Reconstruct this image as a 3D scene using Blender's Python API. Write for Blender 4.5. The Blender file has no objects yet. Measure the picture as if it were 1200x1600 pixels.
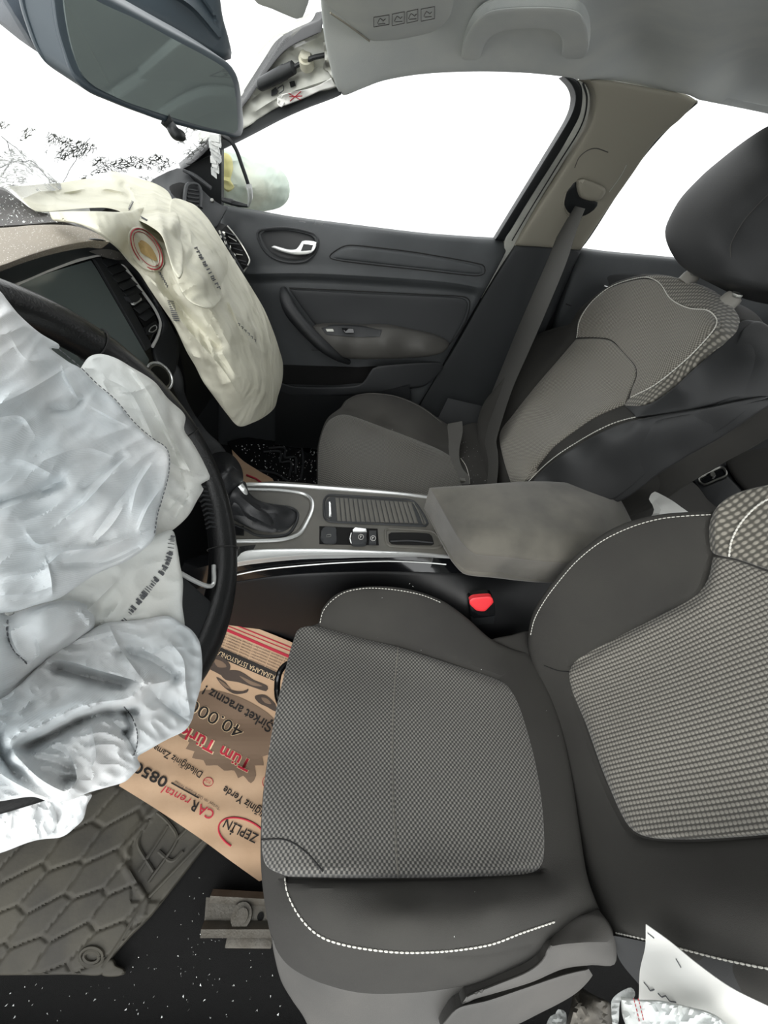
import bpy, bmesh, math, random
import numpy as np
from mathutils import Vector, Matrix, noise
from mathutils.geometry import delaunay_2d_cdt

random.seed(7)
scene = bpy.context.scene
COL = scene.collection

# ------------------------------------------------------------------ camera
# car frame: X to the passenger side, Y forward, Z up, metres; carpet at Z = 0
CAM = np.array([-0.5663, 0.3110, 0.9203])
YAW, PITCH, ROLL, FPX = -0.1043, 0.7531, 0.1682, 600.0


def cam_basis():
    f = np.array([math.cos(PITCH) * math.cos(YAW), math.cos(PITCH) * math.sin(YAW), -math.sin(PITCH)])
    r = np.cross(f, [0, 0, 1]); r /= np.linalg.norm(r)
    u = np.cross(r, f)
    c, s = math.cos(ROLL), math.sin(ROLL)
    return c * r + s * u, -s * r + c * u, f


CR, CU, CF = cam_basis()
cd = bpy.data.cameras.new('camera')
cam = bpy.data.objects.new('camera', cd)
COL.objects.link(cam)
cam.matrix_world = Matrix(((CR[0], CU[0], -CF[0], CAM[0]), (CR[1], CU[1], -CF[1], CAM[1]),
                           (CR[2], CU[2], -CF[2], CAM[2]), (0, 0, 0, 1)))
cd.sensor_fit = 'VERTICAL'; cd.sensor_height = 36.0; cd.lens = FPX / 1600 * 36.0
cd.clip_start = 0.01; cd.clip_end = 200
scene.camera = cam

# ------------------------------------------------------------------ light: bright white daylight all round
world = bpy.data.worlds.new('world'); scene.world = world
world.use_nodes = True
wn = world.node_tree
for n in list(wn.nodes): wn.nodes.remove(n)
wo = wn.nodes.new('ShaderNodeOutputWorld'); wb = wn.nodes.new('ShaderNodeBackground')
tc = wn.nodes.new('ShaderNodeTexCoord'); sx = wn.nodes.new('ShaderNodeSeparateXYZ')
ramp = wn.nodes.new('ShaderNodeValToRGB')
ramp.color_ramp.elements[0].position = 0.30; ramp.color_ramp.elements[0].color = (0.24, 0.24, 0.235, 1)
ramp.color_ramp.elements[1].position = 0.52; ramp.color_ramp.elements[1].color = (0.98, 1.0, 1.0, 1)
mr = wn.nodes.new('ShaderNodeMapRange'); mr.inputs[1].default_value = -1
wn.links.new(tc.outputs['Generated'], sx.inputs[0]); wn.links.new(sx.outputs['Z'], mr.inputs[0])
wn.links.new(mr.outputs[0], ramp.inputs[0]); wn.links.new(ramp.outputs[0], wb.inputs[0])
wb.inputs[1].default_value = 1.6
wn.links.new(wb.outputs[0], wo.inputs[0])

# daylight through the open driver door, coming over the photographer's shoulder
sd = bpy.data.lights.new('sun', 'SUN'); sd.energy = 0.7; sd.angle = math.radians(25); sd.color = (1.0, 0.97, 0.92)
sun = bpy.data.objects.new('sun', sd); COL.objects.link(sun)
sun.rotation_euler = Vector((-0.80, 0.25, 0.62)).to_track_quat('Z', 'Y').to_euler()

scene.view_settings.view_transform = 'Standard'
scene.view_settings.look = 'None'
scene.view_settings.gamma = 1
scene.view_settings.use_curve_mapping = False
scene.view_settings.exposure = 0.75


# ------------------------------------------------------------------ pixel <-> place
def rays(xy):
    xy = np.atleast_2d(np.asarray(xy, float))
    return ((xy[:, :1] - 600) / FPX) * CR + (-(xy[:, 1:2] - 800) / FPX) * CU + CF


PLANES = {}


def plane(name, pt, n):
    n = np.array(n, float); PLANES[name] = (np.array(pt, float), n / np.linalg.norm(n))


def depth_of(px, py, kind, val=0.0, extra=0.0):
    """camera depth where the ray through a pixel meets X/Y/Z = val, a named plane, or another surface"""
    if kind == 'd': return val
    d = rays((px, py))[0]
    if isinstance(kind, Surf):
        return float(kind.depth(np.array([[px, py]]))[0] - val)
    if kind in 'xyz':
        i = 'xyz'.index(kind)
        return (val - CAM[i]) / d[i]
    pt, n = PLANES[kind]
    return float(((pt + n * val - CAM) @ n) / (d @ n))


def at(px, py, kind, val=0.0):
    return CAM + rays((px, py))[0] * depth_of(px, py, kind, val)


class Surf:
    """a surface given by measured points: a thin plate through 1/depth (planes stay exact planes)"""
    def __init__(s, ctrl, creases=(), nz=None, lam=1e-4):
        s.xy = np.array([c[:2] for c in ctrl], float) / 400.0
        w = 1.0 / np.array([depth_of(*c) for c in ctrl])
        s.creases = creases; s.nz = nz; s.pts = None
        n = len(ctrl)
        if n < 4:
            A = np.c_[np.ones(n), s.xy]
            s.c = np.zeros(n); s.a = np.linalg.lstsq(A, w, rcond=None)[0]
        else:
            r = np.linalg.norm(s.xy[:, None] - s.xy[None], axis=2)
            K = np.where(r > 0, r * r * np.log(r + 1e-12), 0) + lam * np.eye(n)
            P = np.c_[np.ones(n), s.xy]
            S = np.block([[K, P], [P.T, np.zeros((3, 3))]])
            sol = np.linalg.solve(S, np.r_[w, 0, 0, 0])
            s.c, s.a = sol[:n], sol[n:]

    def depth(s, xy):
        q = np.asarray(xy, float) / 400.0
        w = s.a[0] + q @ s.a[1:]
        if np.any(s.c):
            r = np.linalg.norm(q[:, None] - s.xy[None], axis=2)
            w = w + np.where(r > 0, r * r * np.log(r + 1e-12), 0) @ s.c
        z = 1.0 / np.maximum(w, 0.05)
        if s.creases or s.nz: z = z - s.relief(np.asarray(xy, float))
        return z

    def relief(s, xy):
        h = np.zeros(len(xy))
        for c in s.creases:
            d, t, sg = dist_t(xy, smooth_path(c[0], 6, closed=False))
            fade = np.sqrt(np.clip(np.sin(np.pi * np.clip(t, .02, .98)), 0, 1)) if not (len(c) > 3 and c[3] == 'g') else 1.0
            if len(c) > 3: h += c[1] * np.exp(-(d / c[2]) ** 2)
            else:                                   # a fold: steep on one side, running out softly on the other
                side = 1 if (int(c[0][0][0]) + len(c[0])) % 2 else -1
                w = np.where(sg*side > 0, c[2]*2.4, c[2]*.42)
                h += c[1] * fade * np.exp(-(np.sqrt(d*d + 1.2) - 1.1) / w)
        if s.nz:
            for amp, sc, ang, ratio, mode in s.nz:
                ca, sa = math.cos(math.radians(ang)), math.sin(math.radians(ang))
                u = (xy[:, 0] * ca + xy[:, 1] * sa) / (sc * ratio); v = (-xy[:, 0] * sa + xy[:, 1] * ca) / sc
                nn = np.array([noise.noise(Vector((a, b, amp * 999))) for a, b in zip(u, v)])
                h += amp * ((0.35 - np.abs(nn)) if mode == 'r' else nn)
        return h

    def pos(s, xy, off=0.0):
        xy = np.atleast_2d(np.asarray(xy, float))
        d = rays(xy)
        z = s.depth(xy) - off / np.linalg.norm(d, axis=1)
        return CAM + d * z[:, None]


def dist_poly(P, L, closed=True):
    A = L; B = np.roll(L, -1, 0)
    if not closed: A, B = L[:-1], L[1:]
    best = np.full(len(P), 1e9)
    for a, b in zip(A, B):
        ab = b - a; t = np.clip(((P - a) @ ab) / max(ab @ ab, 1e-9), 0, 1)
        best = np.minimum(best, np.linalg.norm(P - a - t[:, None] * ab, axis=1))
    return best


def dist_t(P, L):
    """distance to a polyline and how far along it (0..1)"""
    seg = np.r_[0, np.cumsum(np.linalg.norm(np.diff(L, axis=0), axis=1))]
    best = np.full(len(P), 1e9); T = np.zeros(len(P)); G = np.ones(len(P))
    for i, (a, b) in enumerate(zip(L[:-1], L[1:])):
        ab = b - a; t = np.clip(((P - a) @ ab) / max(ab @ ab, 1e-9), 0, 1)
        d = np.linalg.norm(P - a - t[:, None] * ab, axis=1); m = d < best
        cr = (P[:, 0]-a[0])*ab[1] - (P[:, 1]-a[1])*ab[0]
        best = np.where(m, d, best); G = np.where(m, np.sign(cr), G); T = np.where(m, (seg[i] + t*(seg[i+1]-seg[i])) / seg[-1], T)
    return best, T, G


def inside(P, L):
    x, y = P[:, 0], P[:, 1]; c = np.zeros(len(P), bool)
    for a, b in zip(L, np.roll(L, -1, 0)):
        m = ((a[1] > y) != (b[1] > y)) & (x < (b[0] - a[0]) * (y - a[1]) / (b[1] - a[1] + 1e-12) + a[0])
        c ^= m
    return c


def smooth_path(pts, step, closed=True):
    """Catmull-Rom through points; a point written (x, y, 1) is a corner"""
    n = len(pts); P = [np.array(p[:2], float) for p in pts]; cor = [len(p) > 2 for p in pts]
    out = []
    for i in range(n if closed else n - 1):
        p1, p2 = P[i], P[(i + 1) % n]
        p0 = P[i - 1] if (closed or i > 0) and not cor[i] else p1 * 2 - p2
        p3 = P[(i + 2) % n] if (closed or i + 2 < n) and not cor[(i + 1) % n] else p2 * 2 - p1
        L = np.linalg.norm(p2 - p1)
        m1 = (p2 - p0) / 2; m2 = (p3 - p1) / 2
        for m in (m1, m2):
            k = np.linalg.norm(m)
            if k > L: m *= L / k
        k = max(1, int(round(L / step)))
        for j in range(k):
            t = j / k
            out.append((2*t**3-3*t**2+1)*p1 + (t**3-2*t**2+t)*m1 + (-2*t**3+3*t**2)*p2 + (t**3-t**2)*m2)
    if not closed: out.append(P[-1])
    return np.array(out)


def thin(P, keep, gap):
    """drop points closer than gap to any kept one"""
    out = []; K = {}
    def cell(p): return int(p[0]//gap), int(p[1]//gap)
    for p in keep: K.setdefault(cell(p), []).append(p)
    for p in P:
        c = cell(p); ok = True
        for i in (-1, 0, 1):
            for j in (-1, 0, 1):
                for q in K.get((c[0]+i, c[1]+j), ()):
                    if (p[0]-q[0])**2 + (p[1]-q[1])**2 < gap*gap: ok = False; break
                if not ok: break
            if not ok: break
        if ok: out.append(p); K.setdefault(c, []).append(p)
    return out


def fill(B, res, r=0, creases=()):
    """triangulate a closed boundary: rings following a rounded edge, points along creases, hex grid inside"""
    x0, y0 = B.min(0); x1, y1 = B.max(0)
    extra = []; lim = res * .45
    if r:
        t = np.roll(B, -1, 0) - np.roll(B, 1, 0); t /= np.maximum(np.linalg.norm(t, axis=1), 1e-9)[:, None]
        area = np.sum(B[:, 0]*np.roll(B[:, 1], -1) - np.roll(B[:, 0], -1)*B[:, 1])
        nrm = np.c_[-t[:, 1], t[:, 0]] * (1 if area > 0 else -1)
        for k in (.10, .28, .55, 1.0):
            Q = B + nrm * r * k
            ok = inside(Q, B); Q = Q[ok]
            if len(Q): Q = Q[dist_poly(Q, B) > r * k * .93]
            extra += [tuple(q) for q in Q]
        lim = r + res * .4
        extra = thin(extra, [], max(.35, r * .075))
    if creases:
        cp = []
        for c in creases:
            L = smooth_path(c[0], 2.5, closed=False)
            t = np.gradient(L, axis=0); t /= np.maximum(np.linalg.norm(t, axis=1), 1e-9)[:, None]; n_ = np.c_[-t[:, 1], t[:, 0]]
            for k in (0, -.5, .5, -1.2, 1.2): cp += [tuple(q) for q in L + n_*c[2]*k]
        CP = np.array(cp); CP = CP[inside(CP, B)]
        if len(CP): CP = CP[dist_poly(CP, B) > max(lim, 2)]
        extra += thin([tuple(q) for q in CP], extra, 1.6)
    g = []
    k = 0; y = y0 + res * .5
    while y < y1:
        xs = np.arange(x0 + (res * .5 if k % 2 else 0), x1, res)
        g.append(np.c_[xs, np.full(len(xs), y)]); y += res * .866; k += 1
    G = np.vstack(g) if g else np.zeros((0, 2))
    if len(G):
        G = G[inside(G, B)]
    if len(G):
        G = G[dist_poly(G, B) > lim]
    if extra:
        G = np.array(extra + (thin([tuple(q) for q in G], extra, res*.5) if creases else [tuple(q) for q in G]))
    V = np.vstack([B, G]); n = len(B)
    vs, es, fs, *_ = delaunay_2d_cdt([Vector(v) for v in V], [(i, (i + 1) % n) for i in range(n)], [], 1, 1e-5)
    vs = np.array([tuple(v) for v in vs])
    F = []
    for f in fs:
        a, b, c = vs[f[0]], vs[f[1]], vs[f[2]]
        F.append(list(f) if (b[0]-a[0])*(c[1]-a[1])-(b[1]-a[1])*(c[0]-a[0]) < 0 else list(f)[::-1])
    return vs, F


# ------------------------------------------------------------------ objects
def link(name, me, m=None, parent=None, sharp=35):
    if m is not None:
        for q in (m if isinstance(m, (list, tuple)) else [m]): me.materials.append(q)
    o = bpy.data.objects.new(name, me); COL.objects.link(o)
    if parent is not None:
        o.parent = parent
        if parent.type == 'EMPTY': o.matrix_parent_inverse = Matrix.Translation(-parent.location)
    if sharp and len(me.polygons):
        me.shade_smooth(); me.set_sharp_from_angle(angle=math.radians(sharp))
    return o


def pyd(name, V, F, m=None, parent=None, uv=None, sharp=35):
    me = bpy.data.meshes.new(name)
    me.from_pydata([tuple(v) for v in V], [], F); me.update()
    if uv is not None:
        A = np.array(V) @ np.array(uv, float).T
        L = me.uv_layers.new(name='UVMap')
        idx = np.empty(len(me.loops), np.int32); me.loops.foreach_get('vertex_index', idx)
        L.data.foreach_set('uv', A[idx].astype(np.float32).ravel())
    return link(name, me, m, parent, sharp)


def tag(o, label=None, cat=None, group=None, kind=None):
    if label: o['label'] = label
    if cat: o['category'] = cat
    if group: o['group'] = group
    if kind: o['kind'] = kind
    return o


def thing(name, label, cat, loc, group=None):
    o = bpy.data.objects.new(name, None); COL.objects.link(o)
    o.empty_display_size = .05; o.location = tuple(loc)
    return tag(o, label, cat, group)


def rsurf(name, outline, ctrl, m, parent=None, res=10, st=None, r=0, drop=0.01, back=None, inflate=None,
          creases=(), nz=None, uv=None, off=0.0, sharp=35, disp=None):
    """a closed body whose visible face runs through ctrl (or sits off above another Surf) inside an outline;
    back = vector of its thickness, or inflate = thickness of a pillow-like body. Returns (object, Surf)"""
    B = smooth_path(outline, st or min(res, 8))
    S = ctrl if isinstance(ctrl, Surf) else Surf(ctrl, creases, nz)
    vs, F = fill(B, res, r, S.creases)
    dist = dist_poly(vs, B)
    o_ = np.full(len(vs), float(off))
    if r:
        t = np.clip(dist / r, 0, 1); o_ += -drop * (1 - np.sqrt(np.maximum(1 - (1 - t) ** 2, 0)))
    if disp is not None: o_ += disp(vs, dist)
    P = S.pos(vs, o_)
    # boundary order
    cnt = {}
    for f in F:
        for a, b in zip(f, f[1:] + f[:1]):
            cnt[(a, b)] = cnt.get((a, b), 0) + 1
    bd = [(a, b) for (a, b) in cnt if (b, a) not in cnt]
    V = [tuple(p) for p in P]; n = len(V)
    faces = [list(f) for f in F]
    if back is not None:
        bk = P + np.array(back, float)
        V += [tuple(p) for p in bk]
        faces += [[i + n for i in f[::-1]] for f in F]
        faces += [[b, a, a + n, b + n] for a, b in bd]
    elif inflate is not None:
        bidx = {a for a, b in bd}
        d = rays(vs)
        th = inflate * np.sqrt(np.clip(dist / max(dist.max(), 1e-6), 0, 1)) + 0.0015
        mp = {}
        for i in range(n):
            if i in bidx: mp[i] = i
            else:
                mp[i] = len(V); V.append(tuple(P[i] + d[i] / np.linalg.norm(d[i]) * th[i]))
        faces += [[mp[i] for i in f[::-1]] for f in F]
    o = pyd(name, V, faces, m, parent, uv, sharp)
    return o, S


def bm_new(): return bmesh.new()


def bm_out(bm, name, m, parent=None, sharp=35):
    me = bpy.data.meshes.new(name); bmesh.ops.recalc_face_normals(bm, faces=bm.faces)
    bm.to_mesh(me); bm.free()
    return link(name, me, m, parent, sharp)


def box_in(bm, c, ax, hs):
    """oriented box: centre, three axes, half sizes"""
    c = Vector(c); ax = [Vector(a).normalized() for a in ax]
    vs = []
    for i in (-1, 1):
        for j in (-1, 1):
            for k in (-1, 1):
                vs.append(bm.verts.new(c + ax[0]*i*hs[0] + ax[1]*j*hs[1] + ax[2]*k*hs[2]))
    for f in ((0,1,3,2),(4,6,7,5),(0,4,5,1),(2,3,7,6),(0,2,6,4),(1,5,7,3)):
        bm.faces.new([vs[i] for i in f])


def box(name, c, ax, hs, m, parent=None, bev=0.002):
    bm = bm_new(); box_in(bm, c, ax, hs)
    if bev: bmesh.ops.bevel(bm, geom=list(bm.edges), offset=bev, segments=2, affect='EDGES', profile=.6)
    return bm_out(bm, name, m, parent)


XYZ = ((1,0,0),(0,1,0),(0,0,1))


def abox(name, x0, x1, y0, y1, z0, z1, m, parent=None, bev=0):
    return box(name, ((x0+x1)/2, (y0+y1)/2, (z0+z1)/2), XYZ, ((x1-x0)/2, (y1-y0)/2, (z1-z0)/2), m, parent, bev)


def tube_in(bm, pts, rad, seg=10, flat=1.0, up=None, cap=True):
    P = [Vector(p) for p in pts]; n = len(P)
    rs = rad if hasattr(rad, '__len__') else [rad] * n
    u = None; rings = []
    for i in range(n):
        t = (P[min(i+1, n-1)] - P[max(i-1, 0)]).normalized()
        if u is None:
            u = Vector(up) if up is not None else t.orthogonal()
        u = (u - t * u.dot(t)).normalized(); v = t.cross(u)
        rings.append([bm.verts.new(P[i] + (u*math.cos(a)*flat + v*math.sin(a)) * rs[i])
                      for a in (2*math.pi*k/seg for k in range(seg))])
    for a, b in zip(rings, rings[1:]):
        for k in range(seg): bm.faces.new([a[k], a[(k+1) % seg], b[(k+1) % seg], b[k]])
    if cap:
        bm.faces.new(rings[0][::-1]); bm.faces.new(rings[-1])


def path3(pts, n=8):
    P = [np.array(p, float) for p in pts]; out = []
    for i in range(len(P) - 1):
        p1, p2 = P[i], P[i+1]; p0 = P[i-1] if i else 2*p1-p2; p3 = P[i+2] if i+2 < len(P) else 2*p2-p1
        for j in range(n):
            t = j / n
            out.append(.5*((2*p1)+(-p0+p2)*t+(2*p0-5*p1+4*p2-p3)*t*t+(-p0+3*p1-3*p2+p3)*t**3))
    out.append(P[-1]); return out


def tube(name, pts, rad, m, parent=None, seg=10, flat=1.0, up=None, smooth=6):
    bm = bm_new()
    if smooth:
        q = path3(pts, smooth)
        if hasattr(rad, '__len__'):
            rad = np.interp(np.linspace(0, len(pts)-1, len(q)), range(len(pts)), rad)
        pts = q
    tube_in(bm, pts, rad, seg, flat, up); return bm_out(bm, name, m, parent)


def stitch(name, S, path, m, parent, gap=.0062, dash=.0044, w=.0009, off=.0012):
    """row of thread stitches laid on a surface along a path"""
    B = smooth_path(path, 3, closed=False); P = S.pos(B, off)
    seg = np.r_[0, np.cumsum(np.linalg.norm(np.diff(P, axis=0), axis=1))]
    bm = bm_new(); s = 0
    while s + dash < seg[-1]:
        a = [np.interp(s, seg, P[:, i]) for i in range(3)]; b = [np.interp(s+dash, seg, P[:, i]) for i in range(3)]
        mid = [(x+y)/2 for x, y in zip(a, b)]
        tube_in(bm, [a, mid, b], [w*.6, w, w*.6], 6); s += gap
    return bm_out(bm, name, m, parent)


def seam(name, S, path, m, parent, rad=.0009, off=0.0, closed=False):
    B = smooth_path(path, 4, closed=closed); P = S.pos(B, off)
    if closed: P = np.vstack([P, P[:1]])
    bm = bm_new(); tube_in(bm, P, rad, 6); return bm_out(bm, name, m, parent)


# ------------------------------------------------------------------ materials
def lin(h):
    c = [int(h[i:i+2], 16) / 255 for i in (0, 2, 4)]
    return tuple((v/12.92 if v < .04045 else ((v+.055)/1.055)**2.4) for v in c) + (1,)


def mat(name, col, rough=.6, metal=0, bump=None, spec=.5, mottle=None, trans=0, coat=0, sheen=0, specks=None):
    m = bpy.data.materials.new(name); m.use_nodes = True
    nt = m.node_tree; b = nt.nodes['Principled BSDF']
    c = lin(col)
    b.inputs['Base Color'].default_value = c; b.inputs['Roughness'].default_value = rough
    b.inputs['Metallic'].default_value = metal; b.inputs['Specular IOR Level'].default_value = spec
    b.inputs['Coat Weight'].default_value = coat; b.inputs['Coat Roughness'].default_value = .08
    b.inputs['Transmission Weight'].default_value = trans
    if sheen: b.inputs['Sheen Weight'].default_value = sheen; b.inputs['Sheen Roughness'].default_value = .5
    tcn = nt.nodes.new('ShaderNodeTexCoord')
    src = None
    if mottle:
        c2, sc = lin(mottle[0]), mottle[1]
        nz = nt.nodes.new('ShaderNodeTexNoise'); nz.inputs['Scale'].default_value = sc
        nz.inputs['Detail'].default_value = 6
        rp = nt.nodes.new('ShaderNodeValToRGB')
        rp.color_ramp.elements[0].position = .38; rp.color_ramp.elements[1].position = .66
        rp.color_ramp.elements[0].color = c; rp.color_ramp.elements[1].color = c2
        nt.links.new(tcn.outputs['Object'], nz.inputs['Vector']); nt.links.new(nz.outputs[0], rp.inputs[0])
        src = rp.outputs[0]
    if specks:
        c3, sc, th = lin(specks[0]), specks[1], specks[2]
        vo = nt.nodes.new('ShaderNodeTexVoronoi'); vo.inputs['Scale'].default_value = sc
        nt.links.new(tcn.outputs['Object'], vo.inputs['Vector'])
        lt = nt.nodes.new('ShaderNodeMath'); lt.operation = 'LESS_THAN'; lt.inputs[1].default_value = th
        nt.links.new(vo.outputs['Distance'], lt.inputs[0])
        mx = nt.nodes.new('ShaderNodeMix'); mx.data_type = 'RGBA'
        nt.links.new(lt.outputs[0], mx.inputs[0]); mx.inputs[6].default_value = c; mx.inputs[7].default_value = c3
        if src: nt.links.new(src, mx.inputs[6])
        src = mx.outputs[2]
    if src: nt.links.new(src, b.inputs['Base Color'])
    if bump:
        nz = nt.nodes.new('ShaderNodeTexNoise'); nz.inputs['Scale'].default_value = bump[0]
        nz.inputs['Detail'].default_value = 3
        bp = nt.nodes.new('ShaderNodeBump'); bp.inputs['Strength'].default_value = bump[1]
        bp.inputs['Distance'].default_value = .001
        nt.links.new(tcn.outputs['Object'], nz.inputs['Vector']); nt.links.new(nz.outputs[0], bp.inputs['Height'])
        nt.links.new(bp.outputs[0], b.inputs['Normal'])
    return m


def fabric(name, ca, cb, pu, pv, kind='dot', rough=.9, bump=.5, lo=.35, hi=.75):
    """woven cloth: dots or waffle in UV metres"""
    m = bpy.data.materials.new(name); m.use_nodes = True
    nt = m.node_tree; N = nt.nodes; Lk = nt.links; b = N['Principled BSDF']
    b.inputs['Roughness'].default_value = rough; b.inputs['Specular IOR Level'].default_value = .25
    b.inputs['Sheen Weight'].default_value = .25
    uv = N.new('ShaderNodeUVMap'); uv.uv_map = 'UVMap'
    sp = N.new('ShaderNodeSeparateXYZ'); Lk.new(uv.outputs[0], sp.inputs[0])

    def M(op, a, c=None, d=None):
        n = N.new('ShaderNodeMath'); n.operation = op
        for i, v in enumerate((a, c, d)):
            if v is None: continue
            if isinstance(v, (int, float)): n.inputs[i].default_value = v
            else: Lk.new(v, n.inputs[i])
        return n.outputs[0]
    su = M('SINE', M('MULTIPLY', sp.outputs[0], 2*math.pi/pu)); sv = M('SINE', M('MULTIPLY', sp.outputs[1], 2*math.pi/pv))
    if kind == 'dot': h = M('MULTIPLY_ADD', M('MULTIPLY', su, sv), .5, .5)
    elif kind == 'rib': h = M('MULTIPLY_ADD', su, .5, .5)
    else: h = M('MULTIPLY', M('MULTIPLY_ADD', su, .5, .5), M('MULTIPLY_ADD', sv, .4, .6))
    rp = N.new('ShaderNodeValToRGB'); rp.color_ramp.elements[0].position = lo; rp.color_ramp.elements[1].position = hi
    rp.color_ramp.elements[0].color = lin(ca); rp.color_ramp.elements[1].color = lin(cb)
    Lk.new(h, rp.inputs[0]); Lk.new(rp.outputs[0], b.inputs['Base Color'])
    bp = N.new('ShaderNodeBump'); bp.inputs['Strength'].default_value = bump; bp.inputs['Distance'].default_value = .0015
    Lk.new(h, bp.inputs['Height']); Lk.new(bp.outputs[0], b.inputs['Normal'])
    return m


def glass(name, tint=(1,1,1,1), fac=.08, crack=None):
    m = bpy.data.materials.new(name); m.use_nodes = True
    nt = m.node_tree; N = nt.nodes; Lk = nt.links
    for n in list(N): N.remove(n)
    out = N.new('ShaderNodeOutputMaterial'); tr = N.new('ShaderNodeBsdfTransparent'); tr.inputs[0].default_value = tint
    gl = N.new('ShaderNodeBsdfGlossy'); gl.inputs['Roughness'].default_value = .02
    mx = N.new('ShaderNodeMixShader'); mx.inputs[0].default_value = fac
    Lk.new(tr.outputs[0], mx.inputs[1]); Lk.new(gl.outputs[0], mx.inputs[2])
    last = mx.outputs[0]
    if crack:
        # crazed safety glass: fine cell edges are coloured as grey lines, milky where the pane is crushed
        tcn = N.new('ShaderNodeTexCoord'); vo = N.new('ShaderNodeTexVoronoi'); vo.feature = 'DISTANCE_TO_EDGE'
        vo.inputs['Scale'].default_value = crack[0]
        nzz = N.new('ShaderNodeTexNoise'); nzz.inputs['Scale'].default_value = crack[1]
        Lk.new(tcn.outputs['Object'], vo.inputs['Vector']); Lk.new(tcn.outputs['Object'], nzz.inputs['Vector'])
        lt = N.new('ShaderNodeMath'); lt.operation = 'LESS_THAN'; lt.inputs[1].default_value = .07
        Lk.new(vo.outputs['Distance'], lt.inputs[0])
        gt = N.new('ShaderNodeMapRange'); gt.inputs[1].default_value = crack[2]; gt.inputs[2].default_value = crack[2] + .08
        Lk.new(nzz.outputs[0], gt.inputs[0])
        mu = N.new('ShaderNodeMath'); mu.operation = 'MULTIPLY'; Lk.new(lt.outputs[0], mu.inputs[0]); Lk.new(gt.outputs[0], mu.inputs[1])
        df = N.new('ShaderNodeBsdfPrincipled'); df.inputs['Base Color'].default_value = (.16, .17, .15, 1)
        df.inputs['Roughness'].default_value = .4
        m2 = N.new('ShaderNodeMixShader'); Lk.new(mu.outputs[0], m2.inputs[0])
        milk = N.new('ShaderNodeBsdfTranslucent'); milk.inputs[0].default_value = (.95, .97, .95, 1)
        m3 = N.new('ShaderNodeMixShader'); m3.inputs[0].default_value = crack[3]
        Lk.new(last, m3.inputs[1]); Lk.new(milk.outputs[0], m3.inputs[2])
        Lk.new(m3.outputs[0], m2.inputs[1]); Lk.new(df.outputs[0], m2.inputs[2]); last = m2.outputs[0]
    Lk.new(last, out.inputs[0])
    return m


def cloth(name, col, warm, rib=None):
    m = bpy.data.materials.new(name); m.use_nodes = True
    nt = m.node_tree; N = nt.nodes; Lk = nt.links; b = N['Principled BSDF']
    b.inputs['Roughness'].default_value = .7; b.inputs['Specular IOR Level'].default_value = .3
    tcn = N.new('ShaderNodeTexCoord'); nz = N.new('ShaderNodeTexNoise'); nz.inputs['Scale'].default_value = 9
    nz.inputs['Detail'].default_value = 4
    rp = N.new('ShaderNodeValToRGB'); rp.color_ramp.elements[0].color = lin(col); rp.color_ramp.elements[1].color = lin(warm)
    rp.color_ramp.elements[0].position = .4; rp.color_ramp.elements[1].position = .65
    Lk.new(tcn.outputs['Object'], nz.inputs['Vector']); Lk.new(nz.outputs[0], rp.inputs[0]); Lk.new(rp.outputs[0], b.inputs['Base Color'])
    n2 = N.new('ShaderNodeTexNoise'); n2.inputs['Scale'].default_value = 45; n2.inputs['Detail'].default_value = 5
    Lk.new(tcn.outputs['Object'], n2.inputs['Vector'])
    bp = N.new('ShaderNodeBump'); bp.inputs['Strength'].default_value = .35; bp.inputs['Distance'].default_value = .004
    Lk.new(n2.outputs[0], bp.inputs['Height']); nrm = bp.outputs[0]
    for sc_, dist_, st_ in ((11, .022, 1.0), (30, .007, .9)):       # sharp creases pressed into the folded cloth
        n3 = N.new('ShaderNodeTexNoise'); n3.noise_type = 'RIDGED_MULTIFRACTAL'; n3.inputs['Scale'].default_value = sc_
        n3.inputs['Detail'].default_value = 2.5
        Lk.new(tcn.outputs['Object'], n3.inputs['Vector'])
        b3 = N.new('ShaderNodeBump'); b3.inputs['Strength'].default_value = st_; b3.inputs['Distance'].default_value = dist_
        Lk.new(n3.outputs[0], b3.inputs['Height']); Lk.new(nrm, b3.inputs['Normal']); nrm = b3.outputs[0]
    if rib:
        w = N.new('ShaderNodeTexWave'); w.bands_direction = 'DIAGONAL'; w.inputs['Scale'].default_value = rib
        w.inputs['Distortion'].default_value = .6
        Lk.new(tcn.outputs['Object'], w.inputs['Vector'])
        b2 = N.new('ShaderNodeBump'); b2.inputs['Strength'].default_value = .18; b2.inputs['Distance'].default_value = .0005
        Lk.new(w.outputs[0], b2.inputs['Height']); Lk.new(nrm, b2.inputs['Normal']); nrm = b2.outputs[0]
    Lk.new(nrm, b.inputs['Normal'])
    tl = N.new('ShaderNodeBsdfTranslucent'); Lk.new(rp.outputs[0], tl.inputs[0]); Lk.new(nrm, tl.inputs['Normal'])
    mx = N.new('ShaderNodeMixShader'); mx.inputs[0].default_value = .18
    Lk.new(b.outputs[0], mx.inputs[1]); Lk.new(tl.outputs[0], mx.inputs[2])
    Lk.new(mx.outputs[0], N['Material Output'].inputs[0])
    return m


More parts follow.
